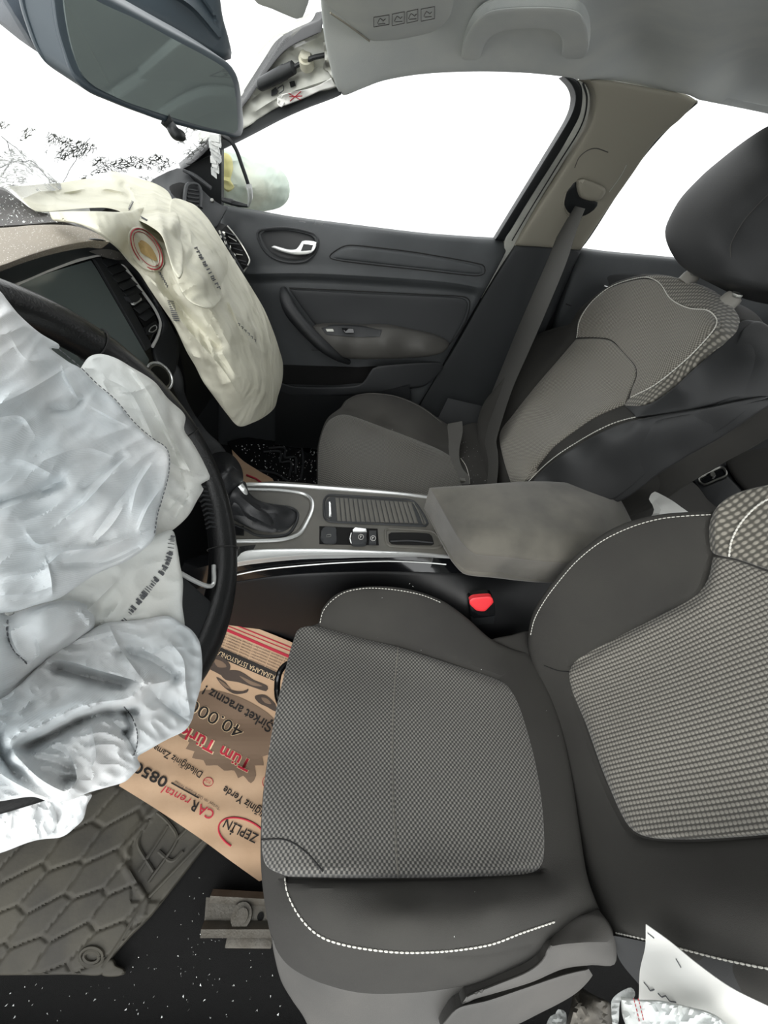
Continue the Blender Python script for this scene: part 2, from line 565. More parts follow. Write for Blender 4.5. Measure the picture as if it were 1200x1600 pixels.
M = dict(
    liner=mat('headliner cloth', 'c3c7c6', .95, bump=(900, .3), mottle=('cbcecb', 14)),
    trim=mat('beige pillar trim', '938f82', .75, bump=(1200, .15)),
    carpet=mat('black carpet', '070707', 1, bump=(1500, 1), specks=('303132', 130, .03)),
    deep=mat('deep black plastic', '0c0d0f', .5, bump=(900, .2)),
    silver=mat('silver trim', 'f4f4f2', .3, .25),
    blk=mat('black plastic', '1c1e20', .55, bump=(900, .25)),
    blk2=mat('dark grey plastic', '2c2e30', .6, bump=(900, .3)),
    door=mat('door plastic', '36393b', .62, bump=(800, .35), mottle=('3d4042', 8)),
    pad=mat('soft door insert', '2f3133', .7, bump=(700, .3)),
    pil=mat('dark lower pillar trim', '232628', .6, bump=(900, .25)),
    gloss=mat('glossy black trim', '0b0c0e', .16, coat=.6),
    rubber=mat('black seal rubber', '15181a', .5),
    paint=mat('white body paint', 'b9bab2', .35, mottle=('a8a9a2', 20)),
    chrome=mat('chrome', 'e4e6e5', .25, .65),
    satin=mat('satin metal', '9b9b95', .35, .9, bump=(500, .2)),
    console=mat('console top plastic', '55544f', .55, bump=(900, .2), mottle=('5e5c56', 20)),
    arm=mat('armrest cloth', '625f57', .85, bump=(1100, .4), mottle=('4b4943', 12), sheen=.3),
    seat=mat('seat side cloth', '343331', .9, bump=(1400, .5), mottle=('3a3936', 7), spec=.3),
    seatdk=mat('seat side leatherette', '2b2c2d', .6, bump=(900, .3)),
    skirt=mat('seat plastic skirt', '444341', .6, bump=(900, .25), mottle=('4e4c49', 9)),
    thread=mat('white thread', 'd9d7cf', .8),
    seamm=mat('seam line', '1b1b1b', .9),
    belt=mat('grey webbing', '4b4a47', .75, bump=(1500, .4)),
    red=mat('red buckle button', 'e0353c', .35),
    bag=cloth('white airbag cloth', 'd3d9dc', 'dfe0e0', 330),
    bag2=cloth('white airbag back cloth', 'd0d4d3', 'dcddd8'),
    cream=cloth('cream airbag cloth', 'cfcdbb', 'dad8c8'),
    ink=mat('grey ink', '55575a', .8),
    redthread=mat('red thread', '9c2a34', .8),
    tan=mat('tan cloth inside the hole', '9c8455', .9),
    kraft=mat('brown kraft paper', 'c4a689', .85, bump=(60, .5), mottle=('b99a7c', 9)),
    pblack=mat('print black', '211d1b', .8), pred=mat('print red', 'b3283c', .8), pgrey=mat('print grey', '7f6a58', .85),
    pdark=mat('print dark grey', '4b4039', .85), pcream=mat('print light', 'd8bf9c', .85),
    mat=mat('rubber mat', '34322d', .7, bump=(200, .3), mottle=('454239', 14)),
    steel=mat('dirty steel', '55524c', .45, .6, bump=(300, .4), mottle=('4a463f', 40)),
    paper=mat('white paper', 'dcdcd8', .8, bump=(50, .4)),
    foil=mat('crumpled clear plastic', 'cfd2d0', .25, trans=.5, bump=(90, 1)),
    dash=mat('dusty dash top', '8a8378', .85, bump=(500, .4), mottle=('958d80', 10), specks=('e4e2dc', 420, .15)),
    dash2=mat('dusty dash rear', '4c4a48', .8, bump=(500, .4), specks=('e4e2dc', 400, .10)),
    hood=mat('dash hood', '25272a', .45, bump=(700, .2)),
    screen=mat('screen glass', '667070', .12, coat=.8),
    leather=mat('black leather', '0f1011', .33, bump=(500, .3)),
    leather2=mat('lighter black leather', '202123', .36, bump=(500, .3)),  # black leather a step lighter than the wheel rim
    armd=mat('door armrest', '3e3d3a', .65, bump=(800, .3)),
    mirglass=mat('mirror glass', '9aa5a3', .04, .72),
    mirframe=mat('mirror frame', '3a444b', .4),
    visor=mat('visor cloth shaded as backlit', '39434d', .8, bump=(900, .3)),  # light cloth; its dark backlit shade is painted into the colour
    window=glass('window glass'),
    shatter=glass('crazed windscreen', fac=.05, crack=(75, 13, .50, .03)),
    shatter2=glass('crushed glass sheet', fac=.1, crack=(90, 16, .47, .05)),
    shards=mat('glass crumbs', 'f2f5f3', .25),
)
FAB1 = fabric('cushion dot weave', '333332', '74726d', .0060, .0060, 'dot')
FAB2 = fabric('backrest waffle weave', '474541', '8a877f', .0054, .0048, 'waffle', lo=.04, hi=.42)
FAB3 = fabric('fine tweed', '5b5850', '97938a', .0062, .0056, 'dot', bump=.4)
FAB5 = fabric('passenger cushion weave', '3a3936', '63615b', .0085, .0070, 'dot', bump=.4)
FAB4 = fabric('coarse ribbed weave', '504e48', '928e84', .0062, .0090, 'waffle', lo=.1, hi=.6)

# ================================================================== planes of the car
T25 = math.radians(25)
plane('PB', (0, -.07, .27), (0, math.cos(T25), math.sin(T25)))                       # driver backrest
plane('PP', (0, -.07, .28), (0, math.cos(math.radians(27)), math.sin(math.radians(27))))  # passenger backrest
plane('PC', (0, .35, .36), (0, -.12, 1))                                             # console top
plane('PH', (.37, -.30, .90), (-.1, .94, .34))                                       # passenger headrest face
plane('PS', (0, .63, .62), (-.12, -.94, .34))                                          # centre stack face

# ================================================================== THE SETTING
def S_(o): return tag(o, kind='structure')


S_(abox('floor', -.80, .80, -1.6, 1.15, -.04, 0, M['carpet']))
S_(abox('wall_front', -.80, .80, 1.06, 1.10, -.04, .68, M['blk']))
S_(abox('wall_front', -.85, .85, 1.12, 2.2, .66, .72, M['paint'], bev=.02))     # white bonnet beyond the windscreen
S_(abox('wall_rear', -.80, .80, -1.64, -1.60, -.04, .80, M['blk']))
# headliner: curved edge above the passenger side windows
EDGE = [(600,126),(660,116),(740,112),(820,114),(890,121),(908,125,1),(955,126),(1010,136),(1071,147),(1092,156,1),(1200,178),(1270,196,1)]
hl, HL = rsurf('ceiling', [(470,-70,1),(497,-20),(503,25),(507,60),(515,100),(526,137),(537,149),(562,140)] + EDGE + [(1270,-70,1)],
      [(537,149,'x',.54),(600,126,'x',.545),(740,112,'x',.55),(908,125,'x',.55),(1089,156,'x',.545),(1270,196,'x',.54),
       (640,60,'x',.49),(820,62,'x',.47),(1000,60,'x',.49),(1200,90,'x',.48),
       (480,-70,'z',1.10),(640,0,'z',1.095),(900,0,'z',1.10),(1100,0,'z',1.105),(900,-70,'z',1.115),(1270,-70,'z',1.12),(1270,40,'z',1.10)],
      M['liner'], res=14, r=10, drop=.006, back=(0, 0, .012))
S_(hl)
rf = abox('ceiling', -.62, .60, -1.62, .44, 1.135, 1.16, M['liner']); S_(rf)
S_(abox('wall_left', -.72, -.66, -1.6, -.62, -.04, .66, M['door']))        # driver side rear door, behind the camera
S_(box('wall_left', (-.72, -.42, .62), ((1,0,.22),(0,1,-.12),(-.22,.12,1)), (.03,.10,.56), M['trim'], bev=.01))  # driver B pillar
S_(abox('wall_left', -.70, -.56, -1.62, .44, 1.08, 1.14, M['liner']))
S_(abox('trim_1', -.80, -.715, -.60, 1.0, -.04, .05, M['blk']))               # sill under the open driver door
S_(abox('wall_right', .74, .80, -1.6, 1.1, -.04, .72, M['blk']))
S_(box('wall_right', (.60, -1.30, .90), ((1,0,.3),(0,1,0),(-.3,0,1)), (.02,.25,.20), M['trim'], bev=.01))

# passenger B pillar: beige upper trim, dark lower trim
pt, PT = rsurf('trim_2', [(906,124,1),(922,129),(930,150),(927,182),(915,210),(887,255),(846,318),(818,362),(805,384,1),(860,387),(906,391,1),(924,365),(950,326),
       (988,272),(1018,228),(1040,205),(1062,187),(1090,158,1),(1071,147),(1010,136),(955,126)],
      [(908,125,'x',.55),(1089,157,'x',.55),(950,200,'x',.592),(1000,200,'x',.59),(870,310,'x',.652),(960,300,'x',.655),(811,384,'x',.70),(905,390,'x',.70),(880,345,'x',.672)],
      M['trim'], res=12, r=9, drop=.008, back=(.06, 0, 0))
S_(pt)
pl, PL = rsurf('trim_3', [(806,384,1),(860,387),(908,391,1),(880,455),(850,520),(810,600),(770,690),(735,760,1),(560,800,1),(618,705),(660,625),(712,540),(762,452)],
      [(806,384,'x',.70),(908,391,'x',.70),(850,520,'x',.705),(712,540,'x',.715),(618,705,'x',.72),(735,760,'x',.70)],
      M['pil'], res=16, r=6, drop=.004, back=(.05, 0, 0))
S_(pl)
st, _ = rsurf('trim_4', [(700,622,1),(762,636),(800,640,1),(790,720,1),(640,740,1)], [(700,622,'x',.66),(800,640,'x',.64),(790,720,'x',.60),(640,740,'x',.62)],
      M['blk2'], res=16, back=(.04, 0, -.05)); S_(st)

# ================================================================== front passenger door
dr = thing('car_door', 'dark grey front passenger door below the large white window, with chrome pull handle and armrest',
           'car door', (.71, .3, 0))
DCT = [(352,322,'x',.725),(450,341,'x',.722),(560,354,'x',.72),(660,366,'x',.72),(788,377,'x',.72),
       (400,352,'x',.695),(560,378,'x',.692),(770,398,'x',.692),(380,420,'x',.690),(560,432,'x',.685),(750,448,'x',.688),
       (560,480,'x',.700),(720,500,'x',.700),(420,470,'x',.695),(560,585,'x',.69),(680,590,'x',.70),(430,600,'x',.68),
       (560,620,'x',.685),(430,700,'x',.70),(600,720,'x',.70),(370,760,'x',.72)]
panel, DS = rsurf('door_panel', [(345,322,1),(400,331),(450,340),(560,354),(660,366),(740,372),(782,375),(792,384),(786,402),(760,450),(720,520),(680,590),(650,640),(610,705),(560,800,1),(340,800,1)],
      DCT, M['door'], dr, res=9, r=9, drop=.010, back=(.03, 0, 0),
      creases=[([(385,428),(480,427),(600,433),(700,441),(758,451)], .0075, 7, 'g'),
               ([(400,442),(480,440),(600,447),(700,455),(750,463)], -.005, 6, 'g'),
               ([(745,462),(730,500),(705,538)], .003, 5, 'g')])
# raised soft insert
rsurf('door_insert', [(452,452,1),(560,458),(660,462),(722,466),(731,474),(726,496),(712,522),(700,536),(640,530),(560,520),(500,512),(476,486)],
      DS, M['pad'], dr, res=10, r=8, drop=.004, off=.006, back=(.008, 0, 0))
seam('insert_seam', DS, [(452,450),(560,455),(680,461),(726,464),(734,472),(730,496),(716,522),(700,540)], M['seamm'], dr, .0016, .004)
# long recess strip with a raised rim
rsurf('trim_strip', [(521,402),(532,390),(548,386),(600,391),(660,399),(752,417),(754,426),(742,428),(660,419),(560,408)],
      DS, M['door'], dr, res=8, r=5, drop=.003, off=.004, back=(.006, 0, 0))
seam('trim_strip_groove', DS, [(516,403),(530,388),(548,383),(600,388),(660,396),(754,414),(757,427),(742,431),(660,422),(560,411)], M['seamm'], dr, .0014, .001, closed=True)
# pull handle in its cup
cup = rsurf('handle_cup', [(407,366),(414,361),(450,360),(486,368),(492,378),(486,394),(472,404),(446,404),(426,396),(414,382)],
      DS, M['blk'], dr, res=7, r=9, drop=-.006, off=.002, back=(.006, 0, 0))[0]
seam('handle_cup_rim', DS, [(402,364),(410,358),(450,356),(490,365),(497,378),(490,398),(474,409),(444,409),(422,400),(408,384)], M['blk2'], dr, .0030, .003, closed=True)
rsurf('chrome_handle', [(424,386),(428,384),(450,390),(463,389),(472,377),(478,376),(494,379),(491,391),(482,397),(460,398),(436,392)],
      DS, M['chrome'], dr, res=5, r=3, drop=.002, off=.016, back=(.006, 0, 0))
rsurf('handle_grip', [(474,381,1),(489,383,1),(486,391,1),(470,392,1)], DS, M['blk2'], dr, res=5, off=.018, back=(.003, 0, 0))
# armrest with switch
am, AS = rsurf('armrest', [(488,512),(520,508),(600,511),(650,517),(690,528),(702,537),(692,551),(660,558),(600,561),(545,560),(518,552),(500,534)],
      [(488,512,'x',.655),(560,510,'x',.668),(650,518,'x',.672),(700,537,'x',.675),(530,532,'x',.615),(600,534,'x',.605),(660,540,'x',.625),(545,560,'x',.63),(640,560,'x',.635),(700,545,'x',.66)],
      M['armd'], dr, res=8, r=7, drop=.008, back=(.09, 0, -.01))
sp = rsurf('switch_panel', [(502,513,1),(520,509),(560,510),(597,516,1),(593,526,1),(560,527),(510,523,1)], AS, M['blk'], dr, res=7, r=2, drop=.001, off=.002, back=(.01, 0, 0))[0]
rsurf('window_switch', [(534,513,1),(552,514,1),(553,520,1),(540,520,1)], AS, M['gloss'], sp, res=6, off=.006, back=(.005, 0, 0))
rsurf('lock_button', [(509,514,1),(520,514,1),(522,518,1),(511,518,1)], AS, M['satin'], sp, res=6, off=.004, back=(.005, 0, 0))
# leaning grab bar running down into the armrest
tube('grab_bar', [at(443,452,'x',.675), at(447,468,'x',.650), at(456,488,'x',.630), at(478,514,'x',.615), at(504,540,'x',.610), at(526,556,'x',.625), at(545,566,'x',.66)],
     [.010,.018,.020,.019,.018,.014,.008], M['blk'], dr, seg=14)
seam('grab_bar_seam', DS, [(487,547),(505,548),(524,555)], M['blk2'], dr, .0018, .05)
# map pocket
pk, KS = rsurf('door_pocket', [(428,596),(460,604),(520,605),(560,602),(572,592),(582,576),(600,571),(690,568),(668,600),(640,606),(600,612),(560,616),(500,618),(430,616)],
      [(428,600,'x',.650),(540,606,'x',.635),(600,590,'x',.640),(690,568,'x',.69),(600,612,'x',.645),(430,616,'x',.66)],
      M['blk2'], dr, res=9, r=4, drop=.004, back=(.03, 0, -.02))
rsurf('pocket_wall', [(430,606,1),(600,610,1),(640,604,1),(640,700,1),(430,700,1)], [(430,606,'x',.655),(600,610,'x',.645),(640,700,'x',.68),(430,700,'x',.68)],
      M['blk'], dr, res=16, back=(.02, 0, 0))
rsurf('pocket_opening', [(440,570,1),(560,574,1),(590,572,1),(580,588,1),(568,598,1),(520,602,1),(440,600,1)], DS, M['carpet'], dr, res=12, off=.002, back=(.004, 0, 0))
# rubber seal and painted frame round the window
rsurf('window_seal', [(880,119,1),(899,123),(908,134),(910,152),(906,180),(893,208),(866,251),(822,320),(788,377,1),(774,374,1),(806,322),(850,251),(886,192),(896,170),(899,150),(893,133)],
      [(890,122,'x',.565),(915,160,'x',.58),(870,260,'x',.645),(785,376,'x',.712),(900,215,'x',.62)], M['rubber'], dr, res=6, r=4, drop=.004, back=(.03, 0, 0))
rsurf('door_frame', [(900,122,1),(915,132),(922,152),(919,180),(908,207),(881,252),(838,322),(806,380),(797,404),(760,470),(722,540),(716,540,1),(756,458),(786,400),(790,372),(820,320),(864,251),(891,208),(904,180),(908,152),(904,136)],
      [(905,125,'x',.57),(920,160,'x',.585),(875,270,'x',.66),(800,385,'x',.716),(720,540,'x',.72)], M['paint'], dr, res=5, r=2.5, drop=.003, back=(.03, 0, 0))
seam('frame_groove', Surf([(905,125,'x',.57),(920,160,'x',.585),(875,270,'x',.66),(800,385,'x',.716)]), [(911,130),(917,152),(914,180),(903,207),(875,252),(832,322),(800,376)], M['rubber'], dr, .0016, .002)
# mirror corner of the door
rsurf('corner_panel', [(284,263,1),(310,252),(346,233,1),(346,280),(346,322,1),(330,312),(305,285)], [(284,263,'x',.70),(346,233,'x',.70),(346,322,'x',.715)],
      M['rubber'], dr, res=10, back=(.02, 0, 0))
pane, _ = rsurf('window_1', [(345,228,1),(390,205),(450,172),(530,142),(600,118),(740,106),(880,114),(905,124),(914,160),(900,210),(850,290),(785,380,1),(660,372),(500,352),(345,326,1)],
      [(345,232,'x',.72),(345,326,'x',.735),(530,142,'x',.59),(740,106,'x',.575),(905,124,'x',.58),(785,380,'x',.735)], M['window'], res=30, back=(.004, 0, 0))
S_(pane)

# ================================================================== A pillar, stripped of its trim
ap = thing('roof_pillar', 'bare white painted windscreen pillar with its trim torn off, beside the rear-view mirror', 'pillar', (.6, .5, .95))
plane('AP', at(530,140,'x',.545), np.cross(at(300,265,'x',.70) - at(530,140,'x',.545), (0.6, -.3, -.75)))
plane('AP2', at(530,140,'x',.545) + np.array([.01, 0, 0]), np.cross(at(300,265,'x',.70) - at(530,140,'x',.545), (0.6, -.3, -.75)))
APC = [(530,140,'x',.545),(500,40,'x',.53),(440,80,'x',.59),(300,262,'x',.70),(390,160,'x',.63),(450,160,'x',.60)]
mt, AS2 = rsurf('bare_metal', [(503,42,1),(516,60),(530,140,1),(485,146),(430,170),(384,200),(330,226),(318,232,1),(350,205),(382,156),(412,112),(445,76)],
      APC, M['paint'], ap, res=7, r=5, drop=.004, back=(.05, .03, .02),
      creases=[([(440,84),(500,58)], .006, 5), ([(400,150),(440,122),(500,104)], -.008, 8, 'g'), ([(390,180),(440,150),(520,122)], .007, 7)],
      nz=[(.006, 16, 30, 2, 'n')])
rsurf('black_seal', [(532,134,1),(533,148),(478,170),(440,187),(392,212),(350,233),(284,265,1),(282,258,1),(330,220),(384,190),(429,165),(485,141)],
      [(530,140,'x',.54),(440,175,'x',.60),(284,262,'x',.695)], M['rubber'], ap, res=6, r=4, drop=.004, back=(.04, .02, 0))
rsurf('windscreen_edge', [(508,16,1),(500,30),(470,44),(443,62),(425,88),(404,120),(382,154),(350,200),(290,255,1),(300,256),(330,228),(388,156),(418,112),(450,76),(502,50,1)],
      [(508,16,'x',.50),(443,62,'x',.575),(382,154,'x',.625),(290,255,'x',.69)], M['deep'], ap, res=6, r=3, drop=.003, back=(.03, .02, 0))
bm = bm_new()
A_, B_ = AS2.pos((402,135), .018)[0], AS2.pos((461,104), .018)[0]
q = [A_*(1-t)+B_*t for t in (0, .06, .1, .5, .74, .76, .96, 1.0)]
tube_in(bm, q, [.004,.0085,.0100,.0108,.0110,.0100,.0095,.004], 16)
tag(bm_out(bm, 'gas_cylinder', M['rubber']), 'small black airbag gas cylinder lying along the bare windscreen pillar', 'cylinder')
tube('cable', [AS2.pos((461,104), .018)[0], AS2.pos((476,96), .016)[0], AS2.pos((490,90), .012)[0], AS2.pos((508,86), .006)[0]], .0035, M['rubber'], ap)
bm = bm_new(); c = AS2.pos((478,92), .012)[0]
tube_in(bm, [c-CF*.002-CU*.0, c+CF*.012], .014, 18); tube_in(bm, [c-CF*.008, c-CF*.001], .010, 18)
bm_out(bm, 'cable_clip', M['cream'], ap)
rsurf('fabric_tab', [(433,152),(440,147),(476,140),(500,132),(522,120),(526,134),(500,142),(478,152),(440,166),(433,160)], AS2, M['paper'], ap, res=6, r=3, drop=.002, off=.012, back=(.004, 0, 0))
for (a, b) in (((451,146),(470,156)), ((470,143),(453,158)), ((452,151),(472,150))):
    seam('red_stitching', AS2, [a, b], M['redthread'], ap, .0007, .0135)
rsurf('square_hole', [(452,128,1),(460,126,1),(462,134,1),(454,137,1)], AS2, M['carpet'], ap, res=5, off=.006, back=(.002, 0, 0))
rsurf('bracket', [(424,141,1),(431,136,1),(434,142),(432,147),(424,150,1)], AS2, M['blk2'], ap, res=5, off=.006, back=(.003, 0, 0))
seam('bracket_clip', AS2, [(434,138),(442,133),(443,141),(436,146)], M['blk2'], ap, .0009, .009)
seam('tab_ring', AS2, [(436,156),(434,162),(440,166),(444,160)], M['paper'], ap, .0016, .014)
rsurf('bolt_bracket', [(505,64),(512,62),(520,100),(524,132),(512,112),(505,108),(507,88)], AS2, M['satin'], ap, res=5, off=.014, back=(.01, 0, 0), r=2, drop=.002)
# hanging wire loops and crazed film strips at the door corner
tube('wire', [at(348,212,'x',.60), at(360,220,'x',.60), at(370,236,'x',.605), at(377,256,'x',.61), at(384,276,'x',.615), at(389,292,'x',.62)], .0042, M['rubber'], ap)
tube('wire_loop', [at(388,288,'x',.62), at(390,296,'x',.62), at(391,308,'x',.63), at(388,322,'x',.65)], [.007,.0065,.006,.003], M['foil'], ap, seg=6)
tube('wire_loop', [at(388,322,'x',.65), at(372,319,'x',.66), at(352,314,'x',.68)], [.003,.006,.0045], M['rubber'], ap)
tag(tube('cable', [at(286,266,'x',.66), at(306,276,'x',.66), at(330,294,'x',.66)], [.003,.005,.004], M['blk2']),
    'short dark cable lying across the black mirror corner', 'cable')
tag(tube('trim_strip', [at(347,312,'x',.67), at(362,316,'x',.67), at(386,323,'x',.67)], [.005,.007,.002], M['blk']), 'torn black strip at the lower front corner of the window', 'strip')
bm = bm_new()
for k in range(9):
    y = 214 + k*7; c = at(336 + 2*math.sin(k*2.1), y, 'x', .55)
    w = .010 if k < 5 else .006
    box_in(bm, c, ((1,.2*math.sin(k),.3),(0,1,.2*k % 1),(.3,0,1)), (w*.6, w, .0055))
tag(bm_out(bm, 'glass_strip', M['foil'], sharp=20), 'narrow strip of crushed glass hanging below the rear-view mirror', 'glass')

# ================================================================== windscreen
wsurf = Surf([(505,20,'x',.50),(440,70,'x',.56),(380,160,'x',.62),(290,262,'x',.70),(-120,300,'x',.0),(0,240,'y',.93),(200,0,'y',.62),(-120,-120,'y',.42),(500,-100,'y',.42)])
ws, WS = rsurf('windshield', [(508,12,1),(440,75),(382,155),(330,222),(286,264,1),(240,290),(120,290),(0,300),(-120,310,1),(-160,-120,1),(480,-130,1)],
      [(505,20,'x',.50),(380,160,'x',.62),(286,262,'x',.705),(0,290,'y',.98),(-120,300,'y',.98),(100,0,'y',.66),(-120,-120,'y',.46),(480,-120,'y',.44),(300,60,'y',.68)],
      M['window'], res=26, back=(0, .004, .002))
tag(ws, 'large broken windscreen, white sky behind it, left of the front passenger window', 'windscreen')
gs, GS = rsurf('crazed_glass', [(-80,195,1),(0,193),(45,200),(130,222),(200,236),(258,218),(300,200),(335,208),(322,228),(290,258),(262,276),(240,286),(215,276),(160,270),(120,285),(60,296),(0,300),(-80,300,1)],
      WS, M['shatter'], ws, res=12, off=.012, back=(0, .003, .002))
sh = rsurf('glass_sheet', [(-60,262),(0,248),(28,236),(52,250),(92,284),(96,296),(60,300),(30,312),(12,300),(0,296),(-60,300)],
      [(-60,262,'y',.84),(28,240,'y',.83),(92,286,'y',.80),(0,296,'z',.835),(30,310,'z',.835)], M['shatter2'], res=9,
      nz=[(.012, 22, 60, 1.5, 'r')], back=(0, .003, .003))[0]
tag(sh, 'crumpled sheet of crushed windscreen glass at the left edge on the dusty dash', 'glass')
rj = random.Random(3)
bm = bm_new()
for a, b in (((0,262),(24,252)), ((24,252),(50,252)), ((50,252),(78,280)), ((78,280),(96,292)), ((2,212),(40,245)), ((10,222),(20,246)), ((98,286),(122,240)), ((122,240),(142,214)), ((20,248),(0,276))):
    n = 5; P = [WS.pos((a[0]+(b[0]-a[0])*t/n + rj.uniform(-2,2), a[1]+(b[1]-a[1])*t/n + rj.uniform(-1.5,1.5)), .02)[0] for t in range(n+1)]
    tube_in(bm, P, .0008 if a[0] < 90 and a[1] > 240 else .0005, 5)
bm_out(bm, 'crack_line', M['blk2'], ws)

# ================================================================== rear-view mirror
mr_ = thing('rear_view_mirror', 'rear-view mirror with dark frame hanging at the top left before the windscreen', 'mirror', at(280,60,'d',.36))
MC = [(375,205,'d',.43),(369,112,'d',.42),(110,60,'d',.26)]
FRM = [(74,-60,1),(80,0),(86,43),(96,78),(107,108),(121,130),(140,145),(170,158),(200,170),(225,179),(250,188),(300,201),(350,211),(366,215),(376,212),(380,200),(379,175),(374,134),(368,114),(356,98),(320,75),(280,53),(215,17),(160,-14),(90,-60,1)]
fr, MS = rsurf('mirror_frame', FRM, MC, M['mirframe'], mr_, res=9, r=9, drop=.006, back=(.006, .022, .008))
rsurf('mirror_glass', [(94,-60,1),(100,0),(105,38),(114,78),(125,108),(133,122),(148,135),(175,149),(205,162),(300,193),(350,205),(366,208),(371,203),(371,175),(367,140),(362,122),(350,106),(318,86),(278,65),(215,31),(146,-2),(104,-40)],
      MS, M['mirglass'], mr_, res=20, off=.0015, back=(.001, .003, .001))
tube('dimming_lever', [MS.pos((258,186), -.006)[0], MS.pos((266,196), -.004)[0], MS.pos((274,208), .002)[0], MS.pos((284,212), .002)[0]], [.0055,.0045,.005,.004], M['rubber'], mr_, seg=12)
hs, _ = rsurf('sensor_housing', [(150,-60,1),(342,-30,1),(345,5),(349,30),(356,55),(362,82),(361,92),(352,95),(320,80),(280,58),(215,20),(150,0,1)],
      [(150,-30,'d',.36),(345,0,'d',.44),(360,85,'d',.47),(250,20,'d',.40)], M['mirframe'], mr_, res=10, r=10, drop=.01, back=(.02, .05, .03),
      creases=[([(250,-20),(300,10),(352,70)], .005, 5), ([(300,-20),(355,60)], -.004, 5)])
vs_, _ = rsurf('sun_visor', [(-140,-60,1),(-80,-12),(0,37),(30,62),(75,92),(107,108),(124,118),(150,80),(150,-60,1)], [(-80,-40,'d',.36),(0,30,'d',.38),(107,108,'d',.46),(130,-40,'d',.46)],
      M['visor'], res=12, r=8, drop=.008, back=(.005, .02, .01))
tag(vs_, 'dark backlit driver sun visor at the top left corner behind the mirror', 'sun visor')
# passenger sun visor, folded up, with its airbag pictogram label
pv, VS = rsurf('sun_visor', [(500,-40,1),(506,0),(530,22),(556,46),(576,62),(592,64),(634,60),(664,54),(686,44),(704,22),(716,-40,1)],
      [(500,-20,'z',1.06),(580,60,HL,.020),(680,44,HL,.020),(600,-20,'z',1.06),(716,-20,'z',1.07)], M['liner'], res=9, r=10, drop=.009, back=(.01, 0, .012))
tag(pv, 'light grey passenger sun visor folded against the ceiling, with a pictogram label', 'sun visor')
seam('visor_edge', VS, [(516,20),(545,40),(577,64)], M['trim'], pv, .0012, -.001)
for (x0, y0, x1, y1) in ((584,25,608,40), (613,20,632,38), (636,16,653,34), (658,12,679,31)):
    c = [((x0,y0+2,1),(x1,y0-2,1),(x1,y1-2,1),(x0,y1+2,1))]
    lb = seam('warning_label', VS, [(x0,y0+2,1),(x1,y0-2,1),(x1,y1-2,1),(x0,y1+2,1)], M['skirt'], pv, .0005, .001, closed=True)
    cx, cy = (x0+x1)/2, (y0+y1)/2
    seam('pictogram', VS, [(cx-6,cy+4),(cx-2,cy-4),(cx+3,cy),(cx+6,cy-3)], M['skirt'], pv, .0006, .001)
    seam('pictogram', VS, [(cx-5,cy+5),(cx+6,cy+4)], M['skirt'], pv, .0006, .001)
oc, _ = rsurf('overhead_console', [(392,-50,1),(397,0),(425,14),(448,24),(464,30),(473,27),(479,12),(483,0),(486,-50,1)], [(392,-20,'z',1.05),(466,28,'z',1.04),(484,-20,'z',1.06)],
      M['liner'], res=8, r=7, drop=.01, back=(.01, .01, .02))
tag(oc, 'pale rounded tip of the overhead console at the top edge, left of the folded visor', 'overhead console')
gh, _ = rsurf('grab_handle', [(722,92),(723,72),(731,50),(744,30),(766,16),(800,11),(850,10),(890,13),(908,21),(918,44),(920,74),(915,88),(904,92),(884,91),(878,86),(879,66),(874,54),(858,46),(830,44),(795,47),(770,55),(757,70),(750,90),(740,94)],
      [(735,90,HL,.012),(745,40,HL,.030),(820,28,HL,.036),(900,35,HL,.030),(900,88,HL,.012)], M['liner'], res=6, r=9, drop=.012, back=(.008, 0, .012))
tag(gh, 'grey ceiling grab handle above the front passenger window', 'grab handle')

# ================================================================== rear passenger door
rd = thing('car_door', 'dark rear passenger door behind the front seat, seen under the rear side window', 'car door', (.71, -.8, 0))
rsurf('door_panel', [(906,389,1),(960,396),(1050,404),(1130,413),(1290,430,1),(1290,800,1),(900,800,1),(840,620,1),(870,500,1)],
      [(906,389,'x',.71),(1050,404,'x',.71),(1290,430,'x',.71),(920,410,'x',.69),(1100,430,'x',.69),(1000,520,'x',.70),(1290,800,'x',.72),(900,800,'x',.72)],
      M['door'], rd, res=14, r=10, drop=.010, back=(.03, 0, 0))
RDS = Surf([(906,389,'x',.705),(1290,430,'x',.705),(1000,520,'x',.70)])
rsurf('handle_cup', [(932,446),(945,432),(975,428),(1040,432),(1050,440),(1000,446),(960,452),(940,458)], RDS, M['blk'], rd, res=8, off=.02, r=4, drop=.003, back=(.01, 0, 0))
tube('chrome_handle', [RDS.pos((944,447), .03)[0], RDS.pos((955,450), .03)[0]], .0018, M['chrome'], rd)
seam('panel_groove', RDS, [(884,475),(905,480),(950,470)], M['seamm'], rd, .002, .015)
wr, _ = rsurf('window_2', [(903,392,1),(925,362),(985,268),(1040,200),(1085,157),(1120,150),(1290,185,1),(1290,440,1),(1050,410)],
      [(903,392,'x',.725),(1085,157,'x',.575),(1290,190,'x',.575),(1290,440,'x',.725)], M['window'], res=40, back=(.004, 0, 0))
S_(wr)
tube('window_seal', [at(1089,159,'x',.56), at(1040,203,'x',.60), at(985,270,'x',.65), at(925,363,'x',.70), at(905,390,'x',.71)], .0035, M['blk2'], rd)

# ================================================================== front seat maker pieces
UVC = ((0, 1, 0), (1, 0, 0))
UVB = ((1, 0, 0), (0, -math.sin(T25), math.cos(T25)))
